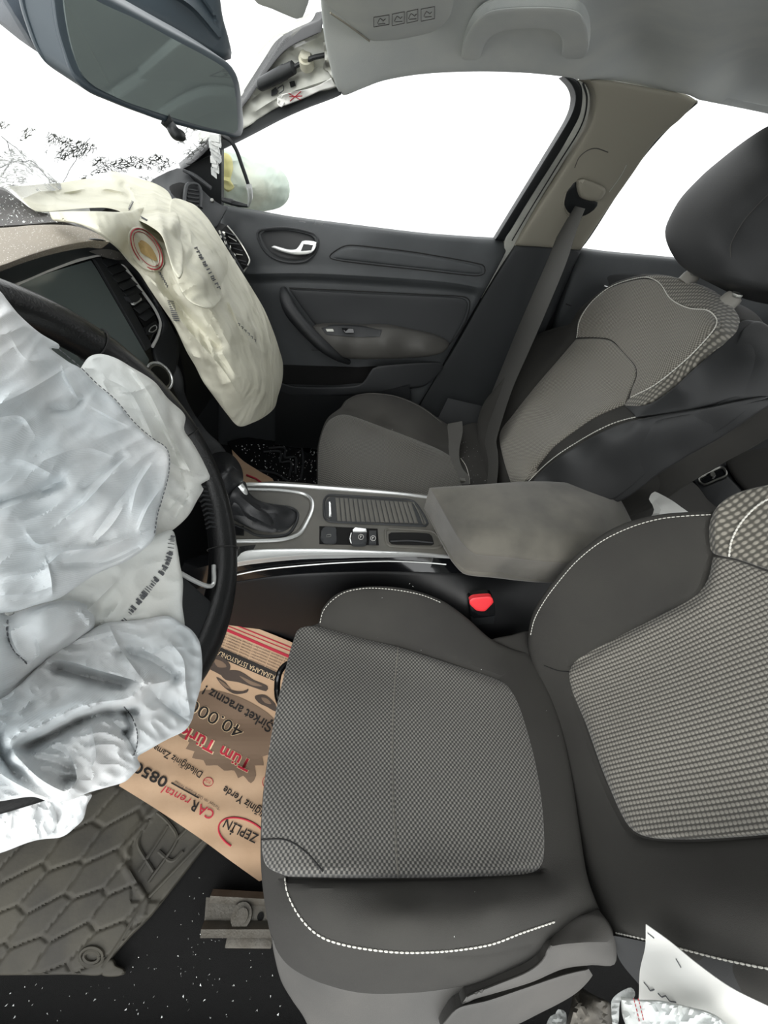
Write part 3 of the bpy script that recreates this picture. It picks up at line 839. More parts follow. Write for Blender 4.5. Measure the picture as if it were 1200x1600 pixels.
# ---- driver seat
ds = thing('car_seat', 'dark grey driver seat nearest the camera, white stitched, dotted cloth centre, filling the lower right', 'car seat', (-.38, .1, 0))
CB = [(462,990),(478,979),(497,974),(503,952),(522,931),(548,920),(590,916),(640,921),(690,938),(730,966),(765,997),(800,1014),(828,1020,1),(852,1065),(876,1130),(893,1210),(905,1290),(918,1370),(938,1425,1),(915,1450),(880,1478),(830,1508),(770,1532),(712,1543),(650,1551),(567,1552),(504,1537),(450,1508),(425,1467),(412,1400),(407,1330),(411,1240),(424,1150),(440,1070)]
CC = [(520,940,'z',.345),(580,922,'z',.362),(640,926,'z',.362),(700,948,'z',.342),(765,1000,'z',.300),(825,1026,'z',.268),(502,965,'z',.330),
      (580,955,'z',.348),(680,985,'z',.325),
      (478,985,'z',.314),(560,993,'z',.305),(625,1008,'z',.302),(700,1035,'z',.294),(780,1062,'z',.282),
      (470,1060,'z',.318),(620,1090,'z',.296),(740,1120,'z',.280),(830,1130,'z',.270),(620,1200,'z',.293),(480,1200,'z',.314),(730,1230,'z',.280),(850,1230,'z',.268),(885,1200,'z',.262),
      (424,1170,'z',.285),(409,1290,'z',.285),(450,1290,'z',.313),(620,1320,'z',.297),(760,1310,'z',.284),(850,1320,'z',.275),(900,1340,'z',.268),
      (412,1390,'z',.270),(460,1378,'z',.312),(620,1378,'z',.306),(740,1376,'z',.298),(845,1366,'z',.284),
      (500,1415,'z',.330),(640,1425,'z',.336),(780,1415,'z',.322),(870,1405,'z',.295),
      (452,1430,'z',.298),(490,1465,'z',.305),(560,1483,'z',.312),(650,1488,'z',.312),(740,1478,'z',.305),(820,1460,'z',.295),(870,1442,'z',.282),(925,1428,'z',.260),
      (430,1470,'z',.250),(504,1532,'z',.245),(567,1548,'z',.24),(650,1548,'z',.24),(770,1528,'z',.245),(880,1474,'z',.25)]
co, CS = rsurf('seat_cushion', CB, CC, M['seat'], ds, res=9, r=7, drop=.006, back=(.0, 0, -.12), uv=UVC,
      creases=[([(450,1372),(540,1374),(620,1374),(740,1371),(845,1362)], -.010, 7, 'g'), ([(497,978),(560,996),(625,1010),(700,1034),(780,1062)], -.008, 6, 'g'),
               ([(700,1492),(760,1490),(830,1475)], -.003, 5, 'g')])
INS = [(464,986),(478,979),(500,979,1),(560,996),(622,1011),(700,1036),(782,1064),(803,1086),(820,1130),(838,1200),(848,1270),(850,1330),(843,1356),(820,1366),(740,1370),(620,1372),(540,1372),(450,1370,1),(416,1352),(409,1310),(412,1240),(424,1150),(440,1070)]
rsurf('cushion_insert', INS, CS, FAB1, ds, res=8, r=6, drop=.0035, off=.0035, back=(0, 0, -.01), uv=UVC)
seam('insert_seam', CS, [(622,1011),(616,1080),(613,1160),(614,1240),(618,1310),(622,1371)], M['arm'], ds, .0010, .0042)
seam('insert_seam', CS, [(408,1312),(440,1311),(460,1318),(482,1335),(505,1362)], M['seamm'], ds, .0009, .0036)
stitch('stitching', CS, [(445,1372),(448,1392),(456,1412),(470,1435),(490,1456),(515,1470),(560,1481),(620,1488),(670,1488),(720,1484),(770,1475),(815,1458),(868,1440)], M['thread'], ds, gap=.0056, dash=.0042, w=.0010, off=.002)
stitch('stitching', CS, [(500,973),(505,955),(518,939),(540,925),(575,919),(620,922),(660,930),(690,942)], M['thread'], ds, gap=.0056, dash=.0038, w=.0007, off=.001)
# small square of cloth left of the buckle, between cushion and backrest
rsurf('cushion_tail', [(765,1003),(800,992),(826,986),(836,1000),(838,1040),(810,1030)], [(765,1003,'z',.285),(826,988,'z',.275),(836,1030,'z',.262)], M['seat'], ds, res=9, r=4, drop=.004, back=(0, 0, -.05))
# backrest
BB = [(828,1024),(825,1000),(830,965),(845,935),(870,902),(900,868),(940,836),(980,816),(1030,804),(1075,800),(1114,799,1),(1118,800),(1128,784),(1160,767),(1200,757),(1290,742,1),(1290,1640,1),(1200,1590),(1100,1545),(1010,1495),(962,1470),(940,1430),(918,1370),(905,1300),(893,1230),(875,1150),(850,1088)]
BC = [(830,1000,'PB',.045),(850,935,'PB',.072),(905,870,'PB',.075),(960,830,'PB',.070),(1040,806,'PB',.060),(1112,802,'PB',.045),
      (900,960,'PB',.040),(980,900,'PB',.038),(1060,860,'PB',.030),(845,1060,'PB',.012),(870,1100,'PB',.0),
      (890,1045,'PB',.004),(960,1000,'PB',.000),(1040,957,'PB',.000),(1092,930,'PB',.006),(1112,880,'PB',.012),
      (1130,790,'PB',.04),(1200,762,'PB',.045),(1170,800,'PB',.030),(1250,820,'PB',.02),
      (1000,1150,'PB',-.006),(1150,1100,'PB',-.010),(1250,1000,'PB',-.006),(1250,1200,'PB',-.004),(1000,1300,'PB',.006),(1120,1310,'PB',.006),(1250,1300,'PB',.006),
      (900,1200,'PB',-.002),(930,1330,'PB',.004),(945,1420,'PB',-.004),
      (1020,1370,'PB',.028),(1120,1390,'PB',.045),(1250,1400,'PB',.055),
      (985,1450,'PB',.020),(1080,1480,'PB',.034),(1180,1510,'PB',.040),(1250,1530,'PB',.04),(1010,1500,'PB',-.01),(1100,1545,'PB',-.01),(1250,1610,'PB',-.01)]
bo, BS = rsurf('backrest', BB, BC, M['seat'], ds, res=10, r=8, drop=.008, back=(0, -.10, -.03), uv=UVB,
      creases=[([(893,1040),(960,1000),(1040,957),(1092,930),(1112,880)], -.008, 7, 'g'), ([(900,1090),(930,1180),(965,1262),(1000,1308),(1100,1315),(1250,1303)], -.006, 6, 'g'),
               ([(1113,802),(1108,830),(1114,868)], -.008, 6, 'g')])
rsurf('backrest_insert', [(889,1056),(892,1042),(905,1028),(960,998),(1030,962),(1085,932),(1106,905),(1114,870,1),(1150,876),(1200,894),(1290,925,1),(1290,1292,1),(1200,1304),(1100,1311),(1025,1310),(990,1298),(970,1270),(942,1205),(915,1130),(896,1085)],
      BS, FAB2, ds, res=9, r=7, drop=.004, off=.004, back=(0, -.01, 0), uv=UVB)
rsurf('shoulder_panel', [(1114,864),(1108,838),(1110,812),(1124,788),(1150,771),(1200,758),(1290,744,1),(1290,918,1),(1200,890),(1150,873)],
      BS, FAB4, ds, res=9, r=9, drop=.006, off=.006, back=(0, -.01, 0), uv=UVB)
stitch('piping', BS, [(1139,870),(1143,845),(1157,818),(1180,793),(1205,778),(1260,764)], M['thread'], ds, gap=.0050, dash=.0046, w=.0014, off=.0085)
stitch('stitching', BS, [(829,992),(835,968),(850,940),(872,910),(902,876),(940,846),(985,824),(1030,811),(1075,806),(1112,804)], M['thread'], ds, gap=.0056, dash=.0042, w=.0008, off=.001)
stitch('stitching', BS, [(962,1458),(1008,1468),(1070,1484),(1120,1497),(1170,1508),(1230,1519)], M['thread'], ds, gap=.0056, dash=.0042, w=.0010, off=.001)
seam('backrest_seam', BS, [(850,1040),(872,1048),(890,1050)], M['seamm'], ds, .0008, .001)
rsurf('backrest_side', [(958,1462,1),(1010,1472),(1100,1494),(1290,1532,1),(1290,1680,1),(1100,1660,1),(1000,1540),(968,1500)],
      [(960,1462,'PB',.015),(1100,1494,'PB',.030),(1290,1532,'PB',.035),(1000,1540,'PB',-.045),(1100,1640,'PB',-.06),(1290,1660,'PB',-.06)], M['seatdk'], ds, res=12, back=(0, -.04, 0))
# plastic skirt, recline shield and lever
sk, KS2 = rsurf('seat_skirt', [(424,1462,1),(450,1500),(504,1533),(567,1548),(650,1547),(712,1539),(770,1526),(830,1498),(860,1490),(870,1502),(820,1522),(760,1545),(728,1560),(706,1580),(690,1650,1),(500,1650,1),(476,1592),(456,1562),(439,1532),(428,1490)],
      [(424,1465,'z',.250),(504,1535,'z',.236),(567,1550,'z',.232),(650,1549,'z',.232),(770,1528,'z',.236),(860,1492,'z',.24),(440,1530,'z',.19),(480,1590,'z',.17),(560,1600,'z',.19),(680,1600,'z',.20),(500,1650,'z',.14),(690,1650,'z',.17)],
      M['skirt'], ds, res=9, r=5, drop=.004, back=(.02, 0, -.05))
rsurf('recline_shield', [(868,1452),(890,1436),(915,1428),(940,1430),(955,1448),(962,1474),(960,1507),(925,1508),(880,1514),(830,1535),(770,1553),(740,1562),(720,1574),(728,1556),(770,1538),(820,1518),(845,1500),(858,1476)],
      [(868,1452,'z',.265),(920,1430,'z',.272),(960,1470,'z',.262),(958,1505,'z',.250),(880,1512,'z',.255),(770,1552,'z',.250),(730,1565,'z',.245),(850,1490,'z',.275),(905,1474,'z',.285),(800,1515,'z',.27)],
      M['skirt'], ds, res=8, r=6, drop=.007, back=(.02, 0, -.03), creases=[([(805,1512),(857,1481),(905,1473),(958,1472)], .006, 6)])
rsurf('seat_lever', [(690,1610),(700,1588),(718,1572),(760,1562),(820,1542),(880,1522),(920,1514),(926,1524),(900,1552),(850,1580),(780,1610)],
      [(700,1590,'z',.235),(820,1545,'z',.24),(925,1516,'z',.235),(800,1590,'z',.20),(900,1548,'z',.20)], M['skirt'], ds, res=8, r=8, drop=.010, back=(.02, 0, -.03))
# lift bar at the front of the cushion
tube('adjust_bar', [at(462,1034,'z',.21), at(448,1038,'z',.21), at(437,1050,'z',.21), at(433,1072,'z',.20), at(436,1095,'z',.20), at(450,1112,'z',.20)], .0055, M['gloss'], ds)
rl = thing('seat_rail', 'short dirty steel seat rail sticking out from under the driver seat over black carpet', 'seat rail', at(370,1430,'z',.02))
bm = bm_new()
for (a, b, w) in (((330,1400),(470,1408),.008), ((316,1452),(470,1452),.009)):
    tube_in(bm, [at(*a,'z',.034), at(*b,'z',.034)], w, 4, up=(0,0,1))
bm_out(bm, 'rail_edge', M['steel'], rl)
rsurf('rail_plate', [(322,1402,1),(470,1410,1),(470,1456,1),(318,1458,1)], [(322,1402,'z',.030),(470,1410,'z',.030),(318,1458,'z',.030)], M['steel'], rl, res=14, back=(0, 0, -.022))
for nm, px, py, r1, z1, mm in (('rail_bolt', 377, 1431, .0155, .040, 'steel'), ('rail_bolt_head', 378, 1431, .009, .046, 'steel'), ('rail_hole', 407, 1432, .0050, .0325, 'carpet')):
    bm = bm_new(); c = at(px, py, 'z', z1); tube_in(bm, [c - np.array([0,0,.012 if nm != 'rail_hole' else .003]), c], r1, 20); bm_out(bm, nm, M[mm], rl)
box('rail_lip', at(390,1470,'z',.012), XYZ, (.008, .035, .004), M['steel'], rl, .002)

# ---- passenger seat
ps = thing('car_seat', 'front passenger seat across the console with headrest, white stitched, glass crumbs on its cushion', 'car seat', (.37, .1, 0))
PCB = [(496,790,1),(495,740),(496,700),(503,672),(513,652),(532,637),(540,626),(558,617),(582,614),(620,619),(657,634),(690,657),(712,668),(745,661),(768,684),(790,740),(800,800,1)]
PCC = [(540,628,'z',.335),(582,617,'z',.352),(620,622,'z',.352),(657,637,'z',.34),(695,662,'z',.31),(740,668,'z',.285),(600,640,'z',.345),(650,668,'z',.325),
       (515,655,'z',.315),(545,645,'z',.315),(600,666,'z',.305),(690,702,'z',.285),(498,700,'z',.30),(530,700,'z',.322),(600,720,'z',.305),(680,740,'z',.288),(496,745,'z',.29),
       (530,755,'z',.315),(600,775,'z',.305),(750,720,'z',.275),(780,760,'z',.275),(500,790,'z',.28),(700,800,'z',.29),(800,800,'z',.28)]
_, PCS = rsurf('seat_cushion', PCB, PCC, M['seat'], ps, res=5, r=7, drop=.007, back=(0, 0, -.14), uv=UVC,
      creases=[([(513,654),(545,645),(597,665),(691,703)], -.008, 5, 'g')])
rsurf('cushion_insert', [(497,790,1),(497,745),(498,702),(504,675),(514,657),(532,648),(550,650),(597,667),(650,687),(691,705),(712,722),(722,760),(724,800,1)], PCS, FAB5, ps, res=6, r=5, drop=.003, off=.006, back=(0, 0, -.01), uv=UVC)
stitch('stitching', PCS, [(613,671),(606,690),(602,720),(604,760)], M['thread'], ps, gap=.0075, dash=.0028, w=.0005, off=.0035)
seam('cushion_seam', PCS, [(538,634),(545,624),(560,617),(585,615),(620,620),(657,636),(690,660)], M['skirt'], ps, .001, 0)
seam('cushion_seam', PCS, [(497,742),(508,735),(522,735),(536,746),(542,760)], M['seamm'], ps, .001, .003)
stitch('stitching', PCS, [(720,716),(728,728),(733,745),(734,756)], M['thread'], ps, gap=.006, dash=.004, w=.0012, off=.003)
PBB = [(746,668),(748,650),(758,626),(783,596),(810,560),(837,525),(865,513),(890,506),(900,490),(912,477),(935,458),(962,441),(1005,429),(1035,429),(1062,435),(1092,446),(1120,462),(1148,496),(1172,500),(1200,520),(1222,550),(1230,590),(1200,618),(1160,645),(1117,675),(1065,705),(1010,740),(960,775),(900,800,1),(800,810,1),(765,760),(750,715)]
PBC = [(750,660,'PP',.02),(783,600,'PP',.045),(815,560,'PP',.045),(840,528,'PP',.035),(890,510,'PP',.020),(800,620,'PP',.02),(850,570,'PP',.01),
       (779,680,'PP',.0),(838,605,'PP',-.004),(895,535,'PP',.0),(870,650,'PP',-.006),(940,580,'PP',-.004),
       (960,448,'PP',.005),(1010,436,'PP',-.005),(1060,440,'PP',-.012),(1120,466,'PP',-.015),(1000,500,'PP',.0),(1075,500,'PP',.010),(920,500,'PP',.012),
       (975,635,'PP',.02),(1025,600,'PP',.025),(1080,556,'PP',.022),(1115,510,'PP',.015),(1040,520,'PP',.004),
       (837,740,'PP',.015),(875,708,'PP',.045),(933,671,'PP',.055),(992,650,'PP',.045),(1054,638,'PP',.0),(1110,630,'PP',-.04),(1154,620,'PP',-.07),
       (900,690,'PP',.035),(825,752,'PP',.035),(800,780,'PP',.0),(870,760,'PP',.0),(950,730,'PP',-.01),(960,775,'PP',-.07),(1040,700,'PP',-.06),(1117,672,'PP',-.10),
       (1060,610,'PP',.0),(1130,540,'PP',-.015),(1146,498,'PP',-.035),(1175,560,'PP',-.06),(1200,530,'PP',-.10),(1228,590,'PP',-.14)]
_, PBS = rsurf('backrest', PBB, PBC, M['seat'], ps, res=5, r=8, drop=.010, back=(0, -.10, -.02), uv=((1, 0, 0), (0, -.45, .89)),
      creases=[([(779,680),(838,603),(900,529)], -.008, 6, 'g'), ([(837,738),(867,697),(933,651),(975,634)], -.007, 6, 'g')])
UVP = ((1, 0, 0), (0, -.45, .89))
rsurf('backrest_insert', [(781,678),(800,650),(838,602),(870,565),(900,530,1),(930,529),(954,533),(975,553),(992,574),(992,590),(985,608),(976,632,1),(933,650),(900,672),(867,696),(845,722),(820,752),(800,760,1),(786,715)], PBS, FAB3, ps, res=6, r=6, drop=.004, off=.007, back=(0, -.01, 0), uv=UVP)
rsurf('backrest_upper_panel', [(902,527,1),(904,500),(922,474),(956,449),(1006,436),(1030,443),(1048,467),(1075,480),(1106,485),(1118,500),(1112,518),(1076,557),(1025,599),(984,621,1),(988,606),(995,588),(993,572),(975,551),(955,531),(930,527)],
      PBS, FAB3, ps, res=6, r=5, drop=.003, off=.007, back=(0, -.01, 0), uv=UVP)
rsurf('backrest_upper_border', [(1008,432),(1035,430),(1062,436),(1100,449),(1125,466),(1146,492),(1147,512),(1135,530),(1105,556),(1078,580),(1045,610),(1012,630),(990,636),(976,633,1),(984,622),(1026,600),(1077,558),(1113,518),(1119,500),(1107,484),(1075,479),(1048,466),(1030,442)],
      PBS, FAB4, ps, res=5, r=5, drop=.003, off=.007, back=(0, -.01, 0), uv=((.8, .3, -.3), (.3, -.45, .8)))
stitch('piping', PBS, [(901,528),(906,500),(925,471),(958,446),(1006,433),(1030,442),(1048,467),(1075,481),(1106,485),(1120,500),(1113,518),(1076,558),(1025,600),(983,622)], M['thread'], ps, gap=.0056, dash=.0050, w=.0013, off=.008)
stitch('stitching', PBS, [(826,752),(850,728),(875,708),(905,689),(933,673),(962,660),(992,652),(1054,641),(1110,632),(1154,622)], M['thread'], ps, gap=.0056, dash=.0046, w=.0013, off=.002)
seam('backrest_seam', PBS, [(787,690),(793,715),(800,745)], M['seamm'], ps, .0012, .002)
rsurf('backrest_side', [(832,754),(852,731),(877,712),(906,694),(935,678),(964,665),(994,656),(1054,645),(1108,636),(1154,626),(1200,620),(1160,648),(1117,678),(1065,708),(1010,742),(962,778),(900,800,1),(815,800,1)],
      PBS, M['seatdk'], ps, res=5, r=3, drop=.006, off=.022, back=(0, -.02, 0))
rsurf('backrest_side', [(1147,510),(1172,500),(1200,520),(1222,550),(1230,590),(1200,618),(1160,646),(1154,622),(1108,634),(1054,645),(994,652,1),(976,634,1),(1012,632),(1045,612),(1078,582),(1105,558),(1135,532)],
      PBS, M['seatdk'], ps, res=5, r=3, drop=.004, off=.010, back=(0, -.02, 0))
HCC = [(1041,362,'PH',-.035),(1060,410,'PH',-.03),(1052,330,'PH',-.03),(1100,274,'PH',-.03),(1150,231,'PH',-.03),(1200,198,'PH',-.03),(1270,165,'PH',-.04),
       (1090,340,'PH',.0),(1150,280,'PH',.004),(1110,380,'PH',.006),(1165,310,'PH',.012),(1210,260,'PH',.012),(1090,425,'PH',-.02),(1125,400,'PH',.0),
       (1141,400,'PH',-.005),(1160,350,'PH',.004),(1200,304,'PH',.006),(1200,400,'PH',-.035),(1180,440,'PH',-.05),(1270,300,'PH',-.03),(1270,450,'PH',-.07)]
ho, HS = rsurf('headrest', [(1039,362),(1046,340),(1064,309),(1098,273),(1125,250),(1150,230),(1175,212),(1200,197),(1290,160,1),(1290,470,1),(1200,458),(1150,448),(1112,440),(1085,430),(1060,411),(1044,385)],
      HCC, M['seatdk'], ps, res=9, r=16, drop=.022, back=(0, -.09, -.02), uv=UVP)
seam('headrest_seam', HS, [(1142,402),(1142,382),(1160,348),(1182,322),(1205,300),(1250,270)], M['skirt'], ho, .0007, .002)
for i, (a, b, h) in enumerate((((1076,436),(1079,424),.0), ((1140,470),(1150,459),.0))):
    bm = bm_new(); c = PBS.pos(a, .004)[0]; d0 = np.array([0, -.42, .9])
    tube_in(bm, [c - d0*.01, c + d0*.004, c + d0*.010, c + d0*.012], [.017, .017, .015, .008], 20)
    gd = bm_out(bm, 'headrest_guide', mat('guide plastic', '8b8881', .5) if i == 0 else bpy.data.materials['guide plastic'], ps)
    tube('headrest_post', [c, c + d0*.06 + np.array([.02, .0, 0])*i], .0065, M['satin'] if i else M['gloss'], ps, smooth=0)
    box('guide_button', c + np.array([-.012, .004, .012]), XYZ, (.008, .006, .003), M['satin'], gd, .001)

# ---- seat belt of the passenger seat
bl = thing('seat_belt', 'dark grey front passenger seat belt hanging down from the beige pillar over the seat', 'seat belt', (.64, -.15, .3))
bs_up = Surf([(905,320,'x',.625),(870,400,'x',.60),(840,470,'x',.585),(812,540,PBS,.035),(790,600,PBS,.020),(770,655,PBS,.018),(765,700,PBS,.03),(768,752,PBS,.04)])
rsurf('shoulder_strap', [(884,318,1),(876,352),(858,400),(832,460),(806,520),(781,582),(759,636),(751,660),(754,682),(760,705),(763,728),(761,756,1),(776,756,1),(778,728),(777,705),(775,690),(783,660),(802,604),(828,545),(856,480),(884,412),(902,356),(914,326,1)],
      bs_up, M['belt'], bl, res=7, back=(.0012, -.0012, 0), disp=lambda v, d: .003*np.sin((v[:, 0]*.9+v[:, 1]*.35)*.22)*np.clip((v[:, 1]-640)/30, 0, 1))
lw = Surf([(710,660,PCS,.045),(708,690,PCS,.02),(708,720,PCS,.012),(722,750,PCS,.012)])
rsurf('lap_strap', [(700,662,1),(722,658,1),(723,675),(718,700),(718,718),(724,734),(733,744),(733,757,1),(711,757,1),(707,737),(700,715),(697,690)],
      lw, M['belt'], bl, res=6, back=(.001, 0, -.0015), disp=lambda v, d: .003*np.sin(v[:, 0]*.5)*np.clip((v[:, 1]-690)/20, 0, 1))
bm = bm_new(); box_in(bm, lw.pos((723,750), .004)[0], XYZ, (.006, .008, .002)); bm_out(bm, 'belt_tongue', M['satin'], bl)
an, _ = rsurf('belt_guide', [(903,290),(906,281),(913,279),(938,289),(946,295),(945,303),(936,313),(922,314),(908,308)], PT, M['trim'], bl, res=5, off=.026, r=6, drop=.010, back=(.03, 0, 0))
rsurf('belt_slot', [(886,300),(892,292),(900,284),(904,300),(915,312),(934,316),(928,328),(910,338),(892,335),(882,320)], PT, M['rubber'], bl, res=6, off=.004, r=4, drop=.003, back=(.01, 0, 0))
seam('slot_rim', PT, [(884,300),(880,322),(886,336),(900,340)], M['trim'], bl, .0022, .003)
seam('height_slider_groove', PT, [(898,262),(905,246),(918,235),(932,232),(950,238)], M['skirt'], bl, .0010, .001)
seam('height_slider_groove', PT, [(979,258),(970,275),(952,300)], M['paint'], bl, .0010, .001)

# ================================================================== rear seat
rs = thing('rear_seat', 'dark grey rear bench seat glimpsed behind the armrest, with a chrome edged anchor slot', 'rear seat', (.2, -.8, 0))
rsurf('bench_cushion', [(925,800,1),(960,765),(1000,735),(1022,722),(1050,735),(1087,757),(1105,780),(1122,800),(1100,840,1),(920,840,1)],
      [(940,800,'z',.36),(1022,724,'z',.37),(1087,757,'z',.365),(1120,800,'z',.34),(1020,790,'z',.385)], M['seat'], rs, res=10, r=9, drop=.02, back=(0, 0, -.2))
_, RB = rsurf('bench_backrest', [(1010,720,1),(1060,690),(1120,640),(1200,560),(1290,480,1),(1290,830,1),(1130,830,1),(1087,757)],
      [(1022,722,'y',-.70),(1290,480,'y',-.95),(1290,830,'y',-.80),(1130,800,'y',-.68),(1120,640,'y',-.88),(1180,720,'y',-.80)], M['seatdk'], rs, res=14, back=(0, -.1, 0))
rsurf('bench_cushion', [(1134,720),(1150,708),(1180,702),(1290,690,1),(1290,800,1),(1200,790),(1165,768),(1145,745)], RB, M['seat'], rs, res=10, r=9, drop=.02, off=.04, back=(0, -.05, 0))
rsurf('centre_panel', [(1087,757,1),(1060,715),(1052,705),(1075,690,1),(1122,722),(1135,742),(1165,775),(1150,800,1),(1118,800)], RB, M['blk'], rs, res=10, r=4, drop=.004, off=.025, back=(0, -.04, 0))
seam('anchor_rim', RB, [(1092,749),(1110,738),(1128,730),(1135,742),(1118,750),(1100,757)], M['satin'], rs, .0028, .032, closed=True)
rsurf('anchor_slot', [(1094,750,1),(1127,733,1),(1132,741,1),(1100,755,1)], RB, M['gloss'], rs, res=8, off=.028, back=(0, -.004, 0))
c = RB.pos((1113,741), .036)[0]; bm = bm_new(); tube_in(bm, [c - CF*.002, c + CF*.002], .007, 16); bm_out(bm, 'anchor_pictogram', M['satin'], rs)
rb = thing('seat_belt', 'rear seat belt strap and silver tongue in the shadow behind the passenger seat', 'seat belt', at(1140,660,RB,.08))
rsurf('strap', [(1142,645,1),(1200,590,1),(1290,520,1),(1290,600,1),(1200,640,1),(1166,664,1)], RB, M['belt'], rb, res=12, off=.07, back=(0, -.002, 0))
rsurf('tongue_grip', [(1134,647),(1140,644),(1150,652),(1158,659),(1165,657),(1168,663),(1160,669),(1148,667),(1138,656)], RB, M['blk2'], rb, res=5, off=.09, r=3, drop=.003, back=(0, -.012, 0))
seam('metal_tongue', RB, [(1121,670),(1134,662),(1143,664),(1128,674)], M['chrome'], rb, .0014, .09, closed=True)
pw, _ = rsurf('crumpled_paper', [(1014,780),(1018,771),(1023,768),(1034,773),(1050,782),(1064,792),(1078,804),(1060,812),(1030,816),(1000,816),(1001,812),(1016,809),(1022,796),(1019,788)],
      [(1016,780,'z',.47),(1034,776,'z',.47),(1078,804,'z',.45),(1010,812,'z',.44),(1030,795,'z',.475)], M['paper'], res=6, nz=[(.012, 14, 40, 1.6, 'r')], inflate=.012)
tag(pw, 'crumpled white paper poking up behind the driver seat shoulder, right of the armrest', 'paper')

# ================================================================== centre console
cs = thing('centre_console', 'grey centre console between the front seats, with chrome edges, slatted shutter and padded armrest', 'centre console', (0, .2, 0))
_, CO = rsurf('console_top', [(322,765,1),(380,757),(430,752),(500,757),(560,761),(680,772),(960,772,1),(990,878,1),(900,889),(760,876),(680,868),(600,862),(520,858),(440,859),(350,864,1)],
      [(350,760,'PC',.012),(430,755,'PC',.005),(960,770,'PC',.012),(990,880,'PC',.012),(600,862,'PC',0),(600,764,'PC',0),(430,860,'PC',.004),(340,864,'PC',.012),(560,810,'PC',0)],
      M['console'], cs, res=9, r=3, drop=.003, back=(0, 0, -.10))
_, CW = rsurf('console_side', [(280,895,1),(360,876),(440,868),(520,866),(600,867),(700,873),(800,880),(905,888),(1000,890,1),(1000,1050,1),(830,1040,1),(460,1030,1),(280,990,1)],
      [(352,880,CO,-.004),(400,872,CO,-.004),(460,868,CO,-.004),(520,867,CO,-.004),(600,867,CO,-.004),(680,870,CO,-.004),(750,877,CO,-.004),(830,884,CO,-.004),(905,889,CO,-.004),(300,980,'x',-.135),(520,940,'x',-.135),(750,930,'x',-.130),(1000,1050,'x',-.14),(460,1030,'x',-.145),(600,1030,'x',-.145)],
      M['gloss'], cs, res=16, back=(.03, 0, 0))
rsurf('console_lower_side', [(280,925,1),(430,900),(560,893),(700,895),(900,905),(1000,912,1),(1000,1050,1),(830,1040,1),(460,1030,1),(280,1010,1)],
      CW, M['deep'], cs, res=18, r=6, drop=.003, off=.003, back=(.01, 0, 0))
rsurf('console_foot', [(-.0+280,1000,1),(460,1020,1),(830,1030,1),(830,1200,1),(330,1200,1)], [(280,1000,'x',-.14),(460,1020,'x',-.145),(830,1030,'x',-.145),(600,1200,'x',-.15)], M['carpet'], cs, res=40, back=(.02, 0, 0))
rsurf('chrome_edge', [(352,866),(371,861),(417,858),(500,857),(583,860),(667,864),(750,873),(830,880),(900,886,1),(900,889,1),(830,883),(750,876),(667,868),(600,867),(542,867),(480,868),(437,871),(390,876),(352,881)],
      CO, M['chrome'], cs, res=5, r=4, drop=.0025, off=.003, back=(0, 0, -.01))
seam('chrome_line', CW, [(352,902),(400,892),(437,887),(521,880),(604,877),(660,879),(697,882)], M['chrome'], cs, .0014, .004)
rsurf('chrome_edge', [(381,759),(385,754),(408,754),(458,756),(542,762),(625,769),(680,776,1),(679,780,1),(625,773),(542,767),(458,761),(408,759)], CO, M['chrome'], cs, res=4, r=2, drop=.001, off=.004, back=(0, 0, -.006))
# roller shutter
seam('shutter_rim', CO, [(506,796),(507,781),(514,774),(560,776),(625,780),(646,784),(660,802),(668,818),(664,822),(600,819),(517,815),(508,810)], M['blk2'], cs, .0028, .001, closed=True)
rsurf('shutter_well', [(508,796),(510,782),(516,776),(560,778),(625,782),(644,786),(657,802),(663,817),(660,820),(600,817),(518,813),(510,808)], CO, M['blk2'], cs, res=8, off=.001, back=(0, 0, -.002))
shp = None
for k in range(17):
    t0, t1 = k/17, (k+.80)/17
    xt0, xt1 = 524+t0*120, 524+t1*120; xb0, xb1 = 527+t0*128, 527+t1*128
    f = lambda x: 777.5 + (x-524)*.062
    g = lambda x: 814.5 + (x-524)*.022
    rsurf('shutter_slat', [(xt0,f(xt0),1),(xt1,f(xt1),1),(xb1,g(xb1),1),(xb0,g(xb0),1)], CO, M['console'], cs, res=6, st=4, r=2, drop=.0012, off=.0035, back=(0, 0, -.003))
rsurf('shutter_tab', [(514,784,1),(517,783,1),(518,806,1),(514,807,1)], CO, M['chrome'], cs, res=4, r=1.2, drop=.001, off=.006, back=(0, 0, -.005))
seam('shutter_corner', CO, [(646,785),(655,802),(661,818)], M['console'], cs, .0016, .003)
# buttons
rsurf('switch_well', [(499,822,1),(590,826,1),(592,852,1),(499,850,1)], CO, M['carpet'], cs, res=10, off=.0008, back=(0, 0, -.002))
bt = rsurf('mode_button', [(502,829),(508,823),(524,824),(526,834),(525,848),(506,848),(501,843)], CO, M['blk2'], cs, res=5, r=3, drop=.002, off=.006, back=(0, 0, -.006))[0]
seam('button_icon', CO, [(510,836),(517,835),(517,838),(510,839)], M['satin'], bt, .0004, .0062, closed=True)
pb = rsurf('parking_brake_switch', [(550,836),(552,828),(572,828),(573,838),(572,849),(550,849)], CO, M['blk2'], cs, res=5, r=3, drop=.002, off=.012, back=(0, 0, -.012))[0]
rsurf('chrome_cap', [(551,828),(555,824),(572,826),(573,831),(552,831)], CO, M['chrome'], pb, res=4, off=.014, r=1.5, drop=.001, back=(0, 0, -.004))
seam('chrome_cap', CO, [(549,833),(547,842),(549,849)], M['chrome'], pb, .0012, .011)
ab = rsurf('auto_hold_button', [(577,829,1),(588,829,1),(588,849,1),(577,849,1)], CO, M['blk2'], cs, res=5, r=2, drop=.001, off=.009, back=(0, 0, -.009))[0]
